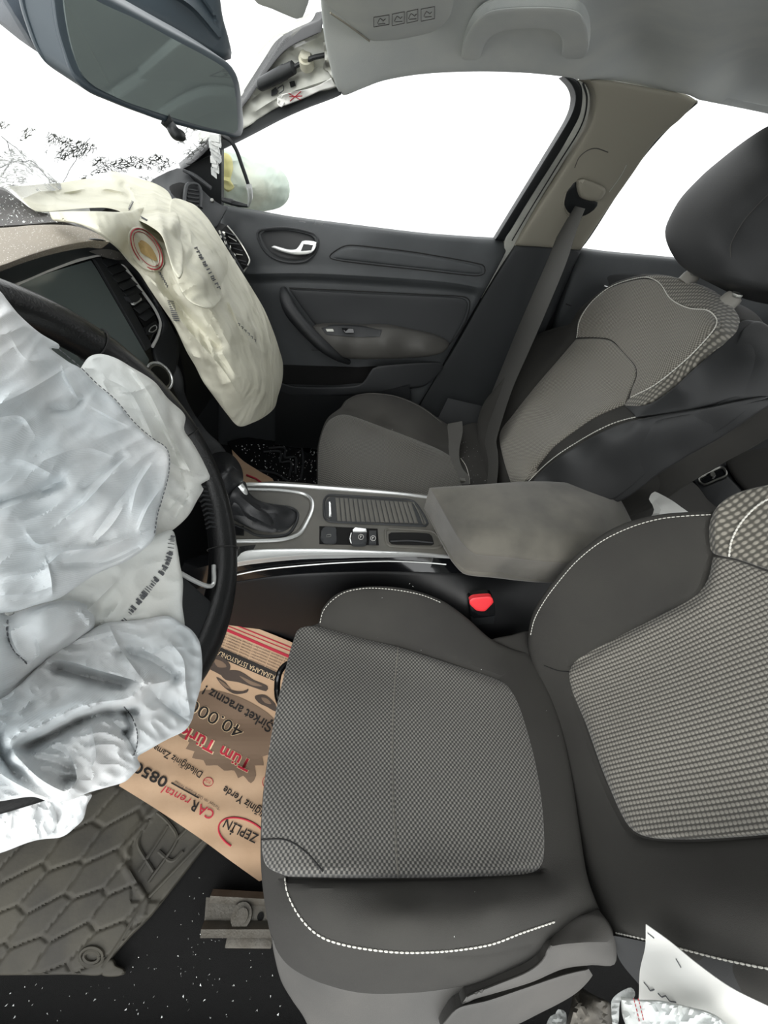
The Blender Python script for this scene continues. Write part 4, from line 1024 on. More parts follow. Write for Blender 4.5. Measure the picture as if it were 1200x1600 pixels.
for cx, cy, par, o2 in ((564,839,pb,.0128),(583,841,ab,.0098)):
    a = [(cx+4.2*math.cos(t), cy+4.2*math.sin(t)) for t in np.linspace(0, 5.5, 7)]
    seam('icon', CO, a, M['paper'], par, .0004, o2, closed=True)
    seam('icon', CO, [(cx-1,cy+2,1),(cx-1,cy-2,1),(cx+1,cy-1.5),(cx-1,cy)], M['paper'], par, .0004, o2)
seam('card_slot_rim', CO, [(602,829),(606,826),(672,830),(682,836),(690,852),(680,856),(610,853),(603,846)], M['console'], cs, .0026, .001, closed=True)
rsurf('card_slot', [(607,835),(611,832),(671,834),(678,850),(674,852),(612,850),(608,846)], CO, M['carpet'], cs, res=6, off=.001, back=(0, 0, -.002))
seam('card_slot_ledge', CO, [(610,846),(640,845),(676,848)], M['blk2'], cs, .0018, .002)
# shifter plate, boot and lever
seam('shifter_frame', CO, [(330,762),(379,764),(437,766),(472,771),(486,780),(488,795),(480,815),(467,834),(440,843),(400,845),(350,846)], M['chrome'], cs, .0036, .003)
rsurf('shifter_plate', [(330,764,1),(379,767),(437,769),(468,773),(483,782),(484,795),(476,813),(463,831),(437,840),(350,843,1)], CO, M['console'], cs, res=9, r=3, drop=.002, off=.002, back=(0, 0, -.004))
seam('boot_groove', CO, [(400,786),(430,790),(455,794),(465,802),(462,818),(450,834),(425,838),(400,836),(385,828),(360,818)], M['blk'], cs, .0030, .003)
btS = Surf([(425,830,CO,.004),(455,795,CO,.006),(462,812,CO,.004),(420,800,CO,.035),(395,790,CO,.05),(372,775,CO,.085),(385,752,CO,.10),(360,775,CO,.085),(380,818,CO,.008),(350,800,CO,.01),(440,810,CO,.018)],
           creases=[([(375,775),(410,800),(450,800)], .006, 5), ([(380,800),(410,815),(440,832)], .006, 5), ([(400,785),(425,810),(430,830)], -.006, 5), ([(362,790),(400,818)], -.005, 5)])
rsurf('shifter_boot', [(358,775),(366,763),(382,752),(390,770),(405,782),(430,789),(452,794),(463,800),(463,812),(452,828),(436,838),(415,836),(395,830),(375,820),(352,814),(346,802),(352,790)],
      btS, M['leather2'], cs, res=5, r=4, drop=.004, back=(0, 0, -.02))
rsurf('display_window', [(356,820,1),(381,822,1),(381,836,1),(356,835,1)], CO, M['gloss'], cs, res=6, off=.005, back=(0, 0, -.003))
kc = CO.pos((380,800), 0)[0]
kn = [at(382,768,CO,.085), at(374,756,CO,.11), at(360,742,CO,.135), at(346,728,CO,.150), at(338,722,CO,.155)]
tube('lever_neck', [at(385,790,CO,.03), at(381,768,CO,.085), at(374,758,CO,.10)], [.006,.006,.007], M['chrome'], cs, seg=16)
knS = Surf([(355,735,CO,.165),(350,707,CO,.125),(323,725,CO,.125),(345,768,CO,.10),(378,745,CO,.115),(365,765,CO,.10),(335,750,CO,.13)])
ko, _ = rsurf('gear_knob', [(322,728),(326,714),(338,707),(352,706),(363,711),(373,722),(379,736),(380,750),(376,762),(366,771),(352,775),(342,768),(338,758),(328,748),(323,738)],
      knS, M['leather2'], cs, res=4, r=14, drop=.022, inflate=.05)
seam('knob_seam', knS, [(325,731),(345,724),(362,728),(372,736)], M['blk2'], ko, .0008, -.002)
# armrest
_, AR = rsurf('armrest', [(671,762,1),(700,760),(750,757),(829,752),(890,754),(935,758),(958,764),(968,778),(980,800),(988,820),(980,836),(950,858),(910,879),(870,880),(830,877),(788,872),(755,869),(737,865),(718,845),(700,815),(684,785)],
      [(673,763,'z',.425),(829,753,'z',.445),(944,761,'z',.445),(700,800,'z',.425),(740,790,'z',.445),(850,790,'z',.452),(950,790,'z',.45),(735,835,'z',.430),(850,840,'z',.437),(970,825,'z',.43),
       (740,866,'x',-.112),(800,873,'x',-.116),(900,879,'x',-.118),(800,855,'x',-.108),(985,822,'z',.42)],
      M['arm'], cs, res=9, r=7, drop=.009, back=(0, 0, -.06), creases=[([(704,815),(740,826),(850,832),(960,832)], .003, 9, 'g')])
rsurf('armrest_base', [(737,868,1),(800,876),(905,884),(985,850,1),(1000,900,1),(905,892),(740,878,1)], CW, M['blk'], cs, res=10, off=.001, back=(.03, 0, 0))
bk = thing('belt_buckle', 'driver seat belt buckle with bright red button standing beside the console', 'buckle', at(755,985,'x',-.155))
_, BK = rsurf('buckle_body', [(732,938,1),(736,935),(764,931),(771,935),(774,957,1),(773,962),(740,966),(735,962)], [(732,938,'x',-.16),(771,933,'x',-.155),(740,966,'x',-.175)], M['gloss'], bk, res=5, r=2, drop=.002, back=(.018, 0, -.005))
rsurf('release_button', [(734,938),(740,934),(765,932),(770,936),(771,941),(763,950),(757,955),(745,954),(740,950),(734,944)], BK, M['red'], bk, res=4, r=3, drop=.002, off=.004, back=(.008, 0, -.002))
rsurf('buckle_stalk', [(735,962,1),(773,961,1),(770,980),(762,1000,1),(755,1000,1),(740,985)], [(735,962,'x',-.165),(773,961,'x',-.16),(760,1000,'x',-.16)], M['blk'], bk, res=8, back=(.012, 0, 0))

# ================================================================== dashboard
da = thing('dashboard', 'dusty dashboard with portrait screen and slatted air vent, behind the steering wheel', 'dashboard', (0, .8, .3))
_, DT = rsurf('dash_top_rear', [(-300,290,1),(0,292),(30,312),(52,328),(80,335),(125,350),(200,300,1),(236,284,1),(262,312,1),(240,372,1),(200,380),(168,374),(125,356),(100,347),(50,350),(0,353),(-300,362,1)],
      [(-120,290,'z',.815),(0,295,'z',.815),(100,345,'z',.815),(-120,356,'z',.815),(200,322,'y',.76),(240,300,'y',.84),(240,372,'y',.66)], M['dash2'], da, res=12, back=(0, .01, -.02),
      creases=[([(0,340),(50,338),(90,340)], -.004, 6, 'g')])
_, DTF = rsurf('dash_top_front', [(-300,358,1),(0,356),(50,352),(88,351),(120,354),(150,364),(172,378),(150,376),(100,384),(50,398),(0,416),(-120,450),(-300,480,1)],
      [(-120,352,'z',.818),(88,352,'z',.818),(172,378,'z',.80),(0,412,'z',.812),(100,382,'z',.812),(-120,450,'z',.81)], M['dash'], da, res=8, r=4, drop=.003, back=(0, .012, -.008))
_, HO = rsurf('screen_hood', [(-60,440,1),(0,416),(50,398),(100,382),(135,374),(160,374),(182,386),(205,408),(228,440),(250,478),(268,510),(280,540),(276,575),(262,600,1),(246,575),(238,545),(252,512),(240,478),(215,442),(195,416),(178,401),(160,397),(125,404),(75,422),(20,446),(-60,475,1)],
      [(0,416,'z',.810),(100,382,'z',.810),(160,376,'z',.803),(215,425,'PS',.012),(250,480,'PS',.012),(278,540,'PS',.008),(262,600,'PS',.004),(20,446,'PS',.004),(125,405,'PS',.004),(240,478,'PS',.004),(238,545,'PS',.002),(-60,470,'PS',.004)],
      M['hood'], da, res=7, r=6, drop=.006, back=(0, .03, 0))
PSS = Surf([(20,445,'PS',0),(240,480,'PS',0),(235,600,'PS',0)])
rsurf('stack_face', [(-60,470,1),(20,443),(75,421),(125,404),(162,396),(180,402),(197,420),(215,445),(240,480),(252,510),(240,542),(262,590),(285,640),(300,700,1),(200,700,1),(60,560,1),(-60,560,1)], PSS, M['gloss'], da, res=16, back=(0, .03, 0))
seam('chrome_surround', PSS, [(0,454),(20,445),(75,422),(125,405),(162,397),(180,402),(197,420),(215,445),(240,480),(250,500),(250,512),(246,527),(238,542)], M['silver'], da, .0022, .007)
rsurf('touch_screen', [(22,447,1),(75,427),(142,407,1),(152,422),(200,505),(233,562,1),(222,600),(190,620,1),(60,540,1)], PSS, M['screen'], da, res=14, off=.003, back=(0, .003, 0))
rsurf('vent_divider', [(148,405,1),(158,402,1),(200,470),(238,540,1),(229,548,1),(190,480)], PSS, M['blk2'], da, res=7, off=.007, r=2, drop=.002, back=(0, .01, 0))
rsurf('vent_well', [(160,402,1),(176,402),(190,415),(212,446),(236,482),(245,503,1),(228,512,1),(200,468)], PSS, M['carpet'], da, res=7, off=.0035, back=(0, .002, 0))
for k in range(8):
    t = k / 7
    x0, y0 = 162 + t*60, 412 + t*86; x1, y1 = 183 + t*53 + 4*math.sin(t*3), 405 + t*82
    a, b = PSS.pos((x0, y0), .008)[0], PSS.pos((x1, y1), .008)[0]
    if k == 5: continue
    ax = (b-a)/np.linalg.norm(b-a); nn = PLANES['PS'][1]; ax2 = np.cross(ax, nn)
    box('vent_slat', (a+b)/2, (ax, ax2*.85+nn*.5, nn), (np.linalg.norm(b-a)/2, .0050, .0010), M['blk2'], da, .0004)
vt = rsurf('vent_tab', [(200,464,1),(214,457,1),(221,466),(208,474)], PSS, M['blk2'], da, res=5, off=.018, r=2, drop=.002, back=(0, .008, 0))[0]
rsurf('vent_tab_chrome', [(208,473,1),(221,465,1),(222,469,1),(210,477,1)], PSS, M['chrome'], vt, res=4, off=.017, back=(0, .004, 0))
vw = rsurf('thumb_wheel', [(228,515),(233,508),(244,502),(248,508),(246,518),(234,524),(229,522)], PSS, M['blk'], da, res=5, off=.008, r=2, drop=.001, back=(0, .008, 0))[0]
seam('thumb_wheel_mark', PSS, [(233,518),(236,512),(243,508),(245,514),(238,519)], M['chrome'], vw, .0008, .009, closed=True)
# start knob: knurled chrome ring
kp = at(250,588,'PS',.028); k0 = at(228,590,'PS',0); n_ = PLANES['PS'][1]
dirk = np.array([-.25, -.85, .45]); dirk /= np.linalg.norm(dirk); base = kp - dirk*.036
bm = bm_new(); tube_in(bm, [base, base + dirk*.008, base + dirk*.009, base + dirk*.016, base + dirk*.017, kp], [.0165,.0165,.0155,.0155,.0170,.0170], 32)
kb = bm_out(bm, 'start_knob', M['satin'], da)
bm = bm_new(); u = Vector(dirk).orthogonal(); v = Vector(dirk).cross(u)
ring = [kp + np.array((u*math.cos(a) + v*math.sin(a)))*.0158 for a in np.linspace(0, 2*math.pi, 33)]
tube_in(bm, ring, .0016, 8); bm_out(bm, 'knob_ring', M['chrome'], kb)
bm = bm_new(); tube_in(bm, [kp, kp + dirk*.0006], .0145, 28); bm_out(bm, 'knob_face', M['gloss'], kb)
# dark fins below the stack down to the console
rsurf('side_fin', [(258,560,1),(277,570),(286,590),(288,612),(300,640),(322,672),(347,697),(378,748),(360,752,1),(330,712),(300,680),(280,650),(270,620),(262,590)],
      [(262,565,'PS',.004),(288,612,'PS',.0),(300,640,'x',.06),(347,697,'x',.08),(378,750,'PC',.02),(320,700,'x',.06)], M['blk2'], da, res=7, r=5, drop=.004, back=(.01, .02, 0))
rsurf('stack_lower', [(190,600,1),(262,585,1),(285,640),(310,690),(360,755,1),(330,790,1),(240,760,1),(150,680,1)],
      [(190,600,'PS',.0),(262,585,'PS',.0),(285,640,'y',.60),(360,755,'PC',.0),(240,760,'y',.60)], M['gloss'], da, res=14, back=(0, .03, 0))
# body of the dashboard under its top skin
bm = bm_new()
prof = [(1.06,.68),(.80,.72),(.68,.755),(.645,.74),(.635,.66),(.64,.56),(.66,.46),(.74,.42),(.90,.40),(1.06,.40)]
for x0, x1 in ((.10, .40),):
    A = [bm.verts.new((x0, y, z)) for y, z in prof]; Bv = [bm.verts.new((x1, y, z)) for y, z in prof]
    bm.faces.new(A); bm.faces.new(Bv[::-1])
    for i in range(len(prof)): j = (i+1) % len(prof); bm.faces.new([A[i], A[j], Bv[j], Bv[i]])
bm_out(bm, 'dash_body', M['deep'], da)
abox('dash_body', -.62, .10, .74, 1.06, .42, .74, M['deep'], da, .01)
abox('dash_body', .38, .66, .80, 1.06, .40, .70, M['deep'], da, .01)
abox('stack_body', -.10, .12, .66, .80, .02, .62, M['blk'], da, .01)
# right-hand corner of the dash with the demister vent
_, CP = rsurf('corner_cover', [(236,285),(262,268,1),(284,263),(305,285),(330,310),(346,320),(356,324,1),(348,340),(336,357),(322,352),(300,330),(260,310)],
      [(240,285,'y',.84),(284,263,'x',.68),(356,324,'x',.655),(336,357,'x',.62),(300,320,'x',.60),(262,312,'y',.78)], M['blk2'], da, res=8, r=3, drop=.003, back=(0, .03, -.02))
rsurf('speaker_recess', [(266,292),(282,285),(292,290),(286,312),(272,306)], CP, M['carpet'], da, res=6, off=.001, back=(0, .002, 0))
seam('demister_frame', CP, [(288,318),(289,302),(292,290),(300,287),(310,290),(314,300),(314,325)], M['blk2'], da, .0042, .014)
for k in range(5):
    seam('demister_slat', CP, [(292,296+k*6),(311,299+k*6)], M['blk'], da, .0022, .010)
bm = bm_new(); c = CP.pos((331,312), .006)[0]; tube_in(bm, [c + CF*.004, c], .004, 12); bm_out(bm, 'screw', M['satin'], da)
# broken side vent
vnt = thing('air_vent', 'broken round cornered air vent with splintered slats at the passenger end of the dash', 'air vent', at(370,392,'x',.62))
_, VN = rsurf('vent_frame', [(343,364,1),(355,352),(366,366),(380,386),(390,406),(388,414),(380,426,1),(368,410),(352,388)], [(343,364,'x',.60),(355,352,'x',.645),(390,406,'x',.63),(380,426,'x',.60),(366,390,'x',.62)], M['carpet'], vnt, res=6, back=(.02, .03, 0))
seam('vent_rim', VN, [(355,353),(366,366),(380,386),(390,406),(387,415),(380,425)], M['satin'], vnt, .0020, .004)
seam('vent_rim', VN, [(345,362),(354,382),(368,405),(380,425)], M['blk2'], vnt, .0030, .004)
for k in range(7):
    y = 364 + k*8; x = 356 + k*4.2
    a, b = VN.pos((x-5+rj.uniform(-2,2), y+rj.uniform(-2,2)), .006)[0], VN.pos((x+9+rj.uniform(-3,2), y+5+rj.uniform(-3,3)), .010)[0]
    ax = (b-a)/np.linalg.norm(b-a); box('broken_slat', (a+b)/2, (ax, np.cross(ax, (0,.5,1)), (0,.5,1)), (np.linalg.norm(b-a)/2, .004, .0012), M['satin'] if k % 3 == 1 else M['blk2'], vnt, .0004)
bm = bm_new()
for k in range(16):
    c = VN.pos((345+rj.uniform(-6,6)+k*1.4, 362+k*3+rj.uniform(-4,4)), .012)[0]
    box_in(bm, c, (Vector((rj.random(),rj.random(),rj.random())), Vector((rj.random(),-rj.random(),.3)), Vector((.2,.1,1))), (.003,.002,.0008))
tag(bm_out(bm, 'plastic_splinters', M['satin'], vnt), kind='stuff')

# ================================================================== steering wheel
sw = thing('steering_wheel', 'black leather steering wheel mostly hidden behind the deflated white airbag', 'steering wheel', (-.34, .62, .60))
TW = math.radians(25); WC = np.array([-.34, .54, .66]); WU = np.array([1, 0, 0]); WV = np.array([0, math.sin(TW), math.cos(TW)]); WN = np.array([0, -math.cos(TW), math.sin(TW)])
bm = bm_new(); N_ = 96
rr = [WC + .182*(math.cos(a)*WU + math.sin(a)*WV) for a in np.linspace(0, 2*math.pi, N_, endpoint=False)]
rings = []
for i, a in enumerate(np.linspace(0, 2*math.pi, N_, endpoint=False)):
    er = math.cos(a)*WU + math.sin(a)*WV
    w = .0165 + .002*max(0, math.cos(4*a)) 
    rings.append([bm.verts.new(WC + er*(.182 + w*math.cos(t)) + WN*(.0175*math.sin(t))) for t in np.linspace(0, 2*math.pi, 18, endpoint=False)])
for i in range(N_):
    a, b = rings[i], rings[(i+1) % N_]
    for k in range(18): bm.faces.new([a[k], a[(k+1) % 18], b[(k+1) % 18], b[k]])
bm_out(bm, 'rim', M['leather'], sw)
def wpt(a, r, h): return WC + r*(math.cos(a)*WU + math.sin(a)*WV) + WN*h
bm = bm_new(); prof = [(0,-.08),(.05,-.08),(.062,-.05),(.062,-.02),(.05,-.008),(0,-.005)]
R_ = [[bm.verts.new(wpt(a, max(r, 1e-4), h)) for r, h in prof] for a in np.linspace(0, 2*math.pi, 40, endpoint=False)]
for i in range(40):
    for k in range(len(prof)-1): bm.faces.new([R_[i][k], R_[i][k+1], R_[(i+1) % 40][k+1], R_[(i+1) % 40][k]])
bm_out(bm, 'hub', M['blk'], sw)
for a, w in ((0.05, .032), (math.pi-.05, .032), (-math.pi/2, .026)):
    er = math.cos(a)*WU + math.sin(a)*WV; et = np.cross(WN, er)
    box('spoke', WC + er*.118 + WN*(-.005), (er, et, WN), (.060, w, .010), M['blk'], sw, .006)
    bm = bm_new(); tube_in(bm, path3([wpt(a+.42, .160, .004), wpt(a+.24, .155, .008), wpt(a+.20, .10, .010), wpt(a+.30, .08, .006)], 6), .0026, 8); bm_out(bm, 'spoke_trim', M['chrome'], sw)
for a0, a1 in ((-.85, -.28), (math.pi+.28, math.pi+.85)):
    bm = bm_new()
    for a in np.arange(a0, a1, .035):
        tube_in(bm, [wpt(a, .1668, .006), wpt(a+.02, .1655, -.002), wpt(a+.01, .167, -.010)], [.0012,.0018,.0012], 6)
    bm_out(bm, 'lacing', M['blk'], sw)
for a in (-.15, -1.0, .55):
    tor = [wpt(a, .182+.0178*math.cos(t), .0188*math.sin(t)) for t in np.linspace(0, 2*math.pi, 20)]
    bm = bm_new(); tube_in(bm, tor, .0008, 5); bm_out(bm, 'rim_seam', M['seamm'], sw)
col = tube('steering_column', [WC - WN*.04, WC - WN*.16, (-.34, .86, .52)], [.05, .055, .05], M['blk'], sw, seg=20, smooth=2)
tube('column_stalk', [WC - WN*.07 + WU*.05, WC - WN*.06 + WU*.13 - WV*.01, WC - WN*.055 + WU*.165 - WV*.012], [.010,.009,.012], M['blk'], sw, seg=12)

# ================================================================== deflated airbags
ba = thing('airbag', 'large deflated white driver airbag spilling from the steering wheel down the left edge', 'airbag', WC)
_, A1 = rsurf('rear_panel', [(100,600,1),(118,590),(128,572),(140,557),(158,553),(182,560),(206,574),(230,588),(245,600),(262,622),(284,642),(290,652),(288,672),(300,690),(316,718),(328,744),(327,749),(314,757),(318,764),(308,782),(294,806),(270,828),(240,845),(180,860,1),(150,700,1)],
      [(128,572,'d',.33),(160,554,'d',.335),(200,572,'d',.355),(245,600,'d',.380),(288,650,'d',.415),(328,746,'d',.450),(300,800,'d',.440),(240,845,'d',.390),(220,640,'d',.365),(270,720,'d',.400),(180,720,'d',.355),(100,600,'d',.33)],
      M['bag2'], ba, res=4, inflate=.03, r=6, drop=.012,
      creases=[([(165,590),(205,615),(245,700),(262,760)], .008, 6), ([(205,575),(236,620),(265,680),(300,740)], .009, 5), ([(180,612),(210,612),(240,600)], .004, 5),
               ([(262,720),(290,735),(326,746)], .007, 5), ([(272,700),(296,790)], -.007, 8), ([(285,770),(262,800)], .005, 5), ([(298,765),(290,785),(272,812)], .004, 4)], nz=[(.006, 22, 35, 1.8, 'r')])
_, A2 = rsurf('lower_panel', [(-170,900,1),(240,838,1),(268,828),(276,850),(281,880),(286,910),(285,945),(288,985),(270,1010),(180,1060),(60,1110),(-170,1170,1)],
      [(-80,900,'d',.26),(268,830,'d',.375),(286,910,'d',.385),(288,985,'d',.380),(200,900,'d',.335),(200,980,'d',.33),(60,1000,'d',.28),(-80,1000,'d',.24),(60,1110,'d',.27),(-80,1150,'d',.22)],
      M['bag2'], ba, res=4, inflate=.03, r=6, drop=.010,
      creases=[([(13,962),(60,950),(140,955)], .018, 12, 'g'), ([(60,1052),(110,1005),(150,980)], -.012, 8), ([(100,940),(135,975),(140,962)], .008, 5), ([(10,985),(15,1010),(48,1038)], .006, 5), ([(135,955),(185,905)], .006, 5),
               ([(48,1040),(62,1015),(58,1000)], .006, 5)],
      nz=[(.008, 30, -25, 2.5, 'r')])
roll, A3 = rsurf('rolled_fold', [(-170,965,1),(0,956),(14,962),(30,955),(60,946),(100,938),(138,945),(148,962),(144,985),(110,1008),(72,1035),(45,1062),(20,1085),(0,1098),(-170,1120,1)],
      [(-80,960,'d',.205),(14,965,'d',.235),(138,950,'d',.290),(146,980,'d',.295),(72,1035,'d',.265),(70,985,'d',.245),(0,1098,'d',.225),(-20,1020,'d',.210),(-80,1100,'d',.19)],
      M['bag'], ba, res=4, inflate=.02, r=16, drop=.020,
      creases=[([(12,975),(14,1000),(28,1025),(46,1036)], -.006, 4), ([(46,1036),(60,1025),(62,1012),(56,998)], .005, 5), ([(120,950),(138,970),(140,985)], .006, 5)], nz=[(.006, 26, -35, 2.2, 'r')])
_, A4 = rsurf('crumpled_panel', [(-170,1080,1),(-10,1095),(30,1070),(60,1040),(95,1010),(130,990),(170,972),(215,968),(262,962),(285,975),(300,985),(312,1004),(316,1035),(314,1070),(306,1100),(300,1125),(288,1142),(262,1155),(232,1172),(215,1183),(219,1196),(208,1210),(194,1222),(168,1230),(140,1238),(110,1250),(80,1253),(50,1245),(0,1252),(-80,1262),(-170,1270,1)],
      [(-80,1080,'d',.19),(-80,1262,'d',.175),(60,1040,'d',.26),(170,975,'d',.315),(285,978,'d',.365),(315,1040,'d',.375),(300,1125,'d',.345),(215,1190,'d',.285),(110,1250,'d',.245),(0,1250,'d',.205),
       (200,1080,'d',.285),(100,1100,'d',.245),(30,1150,'d',.215),(120,1190,'d',.245),(240,1130,'d',.300),(250,1040,'d',.325)],
      M['bag'], ba, res=3.6, inflate=.025, r=5, drop=.010,
      creases=[([(232,1066),(200,1090),(150,1098),(115,1108),(70,1130),(30,1145),(16,1160),(24,1180)], .026, 13, 'g'),
               ([(24,1180),(60,1215),(98,1236),(112,1232)], .018, 9, 'g'), ([(18,1175),(50,1163),(120,1128),(165,1112),(205,1112)], -.022, 9, 'g'),
               ([(70,1030),(110,1034),(150,1046),(200,1060),(232,1070)], .012, 6), ([(90,1045),(150,1062),(190,1070)], -.014, 9, 'g'),
               ([(170,976),(186,1010),(210,1045),(228,1068)], .014, 6), ([(120,1000),(160,990),(185,985)], .010, 6), ([(190,1020),(230,1030),(262,1050),(272,1058)], -.014, 9, 'g'),
               ([(232,1070),(262,1064),(272,1056)], .012, 6), ([(262,1000),(286,1030),(290,1070),(298,1120)], .012, 7), ([(240,1020),(262,1010),(290,1012)], .010, 6),
               ([(240,1085),(262,1105),(296,1128)], -.009, 7), ([(152,1112),(190,1140),(214,1180)], -.012, 6), ([(195,1098),(212,1130),(214,1170)], .006, 4),
               ([(196,1115),(203,1135),(195,1145)], -.012, 6, 'g'), ([(-20,1190),(10,1215),(60,1242)], .016, 8), ([(-40,1130),(0,1180),(30,1222)], -.012, 8), ([(110,1180),(120,1215),(108,1236)], .006, 6),
               ([(140,1120),(150,1180),(140,1205)], .005, 6)],
      nz=[(.007, 20, 20, 1.6, 'r')])
_, A5 = rsurf('hanging_hem', [(-170,1262,1),(0,1262),(50,1250),(96,1243),(142,1240),(136,1258),(130,1280),(116,1294),(104,1304),(92,1309),(62,1312),(40,1318),(0,1333),(-80,1352),(-170,1372,1)],
      [(-80,1260,'d',.41),(0,1262,'d',.43),(140,1242,'d',.455),(120,1290,'d',.46),(60,1312,'d',.45),(0,1333,'d',.44),(-80,1350,'d',.42)], M['bag'], ba, res=4, inflate=.02, r=8, drop=.012,
      creases=[([(60,1255),(52,1280),(50,1312)], .010, 6), ([(80,1250),(90,1280),(82,1306)], -.010, 6), ([(20,1265),(16,1300)], .006, 6), ([(110,1250),(112,1280),(100,1300)], .007, 5)], nz=[(.007, 14, 80, 1.6, 'r')])
_, A6 = rsurf('front_panel', [(-190,385,1),(-90,415),(-40,428),(0,455),(12,470),(30,492),(62,520),(92,538),(92,545),(80,545),(108,566),(125,575),(150,600),(180,625),(212,664),(240,688),(260,700),(266,720),(263,745),(256,770),(247,800),(242,838),(225,858),(195,878),(150,897),(118,918),(90,936),(55,946),(20,956),(-90,966),(-190,978,1)],
      [(-90,420,'d',.235),(0,456,'d',.255),(92,545,'d',.300),(180,625,'d',.330),(262,702,'d',.355),(264,750,'d',.350),(242,838,'d',.335),(150,897,'d',.290),(55,946,'d',.245),(-90,966,'d',.205),
       (0,560,'d',.230),(100,640,'d',.275),(180,720,'d',.300),(80,800,'d',.255),(-90,700,'d',.195),(160,830,'d',.285),(0,880,'d',.225),(230,770,'d',.325)],
      M['bag'], ba, res=4, inflate=.03, r=6, drop=.008,
      creases=[([(-20,640),(40,612),(98,578)], .007, 5), ([(98,578),(110,600),(124,627)], .006, 5), ([(124,627),(110,640),(80,640)], -.007, 8, 'g'), ([(130,628),(170,650),(215,672)], .004, 6),
               ([(-20,730),(30,718),(90,745)], .006, 9), ([(60,722),(130,700),(185,715)], .004, 8), ([(190,712),(165,735),(130,760)], -.005, 7, 'g'), ([(195,718),(170,745),(130,788),(100,810)], .006, 6),
               ([(240,720),(215,760),(205,800)], .006, 6), ([(228,722),(190,775),(140,845)], -.004, 8), ([(250,765),(230,795),(215,830)], .006, 5),
               ([(0,785),(50,768),(95,752)], -.006, 9, 'g'), ([(-20,800),(30,786),(60,770)], .006, 8), ([(75,882),(100,862),(160,855),(210,838),(242,825)], .010, 7), ([(75,882),(80,905),(82,930)], .008, 5),
               ([(100,880),(160,875),(215,852)], -.008, 8, 'g'), ([(-20,905),(30,898),(72,890)], .004, 8), ([(-10,930),(40,928),(90,915)], .005, 7), ([(-40,660),(30,650),(55,680)], .004, 7),
               ([(12,520),(40,560),(75,565)], .003, 8), ([(140,855),(175,820),(200,780)], .004, 6), ([(40,830),(60,850),(90,845)], .003, 6)],
      nz=[(.006, 45, -40, 1.8, 'n'), (.004, 26, -38, 2.4, 'r')])
for P, L in ((A6, [(92,545),(125,573),(150,598),(180,624),(212,662),(240,686),(260,700),(265,722),(262,748),(254,778),(246,805),(241,838)]), (A4, [(194,1104),(206,1120),(214,1142),(214,1165),(209,1180)]), (A3, [(12,968),(11,990),(20,1014),(36,1030),(44,1040)])):
    stitch('seam_stitching', P, L, M['ink'], ba, gap=.0042, dash=.0030, w=.0005, off=.0005)
bm = bm_new(); rb_ = random.Random(11)
base_ = smooth_path([(272,838),(268,868),(258,892),(240,915),(222,938),(206,958),(192,975)], 2, closed=False)
for i, p_ in enumerate(base_):
    if rb_.random() < .55:
        d_ = base_[min(i+1, len(base_)-1)] - base_[max(i-1, 0)]; d_ = d_/np.linalg.norm(d_); nrm = np.array([d_[1], -d_[0]])
        L_ = 8 if rb_.random() < .5 else 5
        tube_in(bm, A2.pos(np.array([p_ - nrm*L_, p_ + nrm*L_*.2]), .0012), .00045*rb_.choice([.8, 1.5]), 4)
bm_out(bm, 'printed_bar_marks', M['ink'], ba)

pbag = thing('airbag', 'deflated cream passenger airbag draped over the dash and hanging before the glovebox', 'airbag', (.3, .66, .78))
_, G1 = rsurf('lower_cloth', [(77,331,1),(110,330),(150,330),(200,330),(262,312),(300,318),(322,338),(336,358),(352,384),(372,416),(392,448),(412,482),(428,520),(436,545),(442,568),(441,595),(434,620),(429,637),(415,650),(396,660),(373,666),(354,646),(336,622),(317,596),(305,572),(292,550),(278,520),(267,500),(250,475),(233,450),(218,427),(200,408),(185,390),(167,375),(145,360),(121,350),(100,347),(83,344)],
      [(77,333,'z',.83),(121,348,'z',.83),(167,373,'z',.825),(200,405,'y',.61),(233,448,'y',.575),(267,498,'y',.565),(292,548,'y',.55),(317,594,'y',.54),(373,664,'y',.52),(430,635,'y',.53),(441,570,'y',.56),(412,482,'y',.58),
       (372,416,'y',.60),(336,358,'y',.63),(300,318,'y',.70),(250,330,'y',.685),(230,390,'y',.595),(300,450,'y',.53),(350,520,'y',.50),(380,600,'y',.485),(320,400,'y',.56),(340,470,'y',.52),(150,345,'z',.835)],
      M['cream'], pbag, res=3.6, inflate=.05, r=6, drop=.012,
      creases=[([(205,408),(250,450),(290,510),(350,580),(385,640)], .012, 6), ([(250,420),(262,455),(300,500),(340,540)], -.012, 8, 'g'), ([(330,400),(348,450),(375,510),(400,545),(438,560)], .014, 6),
               ([(352,470),(370,520),(392,560),(420,580)], -.010, 7, 'g'), ([(362,486),(400,520),(436,560)], .008, 5), ([(420,560),(405,600),(392,650)], .007, 6), ([(373,540),(385,590),(380,640)], -.010, 9, 'g'),
               ([(392,600),(412,620),(425,640)], .006, 5), ([(270,520),(300,555),(330,560)], .005, 6), ([(320,596),(350,600),(372,590)], .006, 6), ([(280,440),(350,505)], .006, 7), ([(350,400),(352,440)], .005, 5), ([(416,545),(430,590)], .006, 4)],
      nz=[(.012, 16, 62, 3.4, 'r'), (.003, 14, 35, 1.6, 'r')])
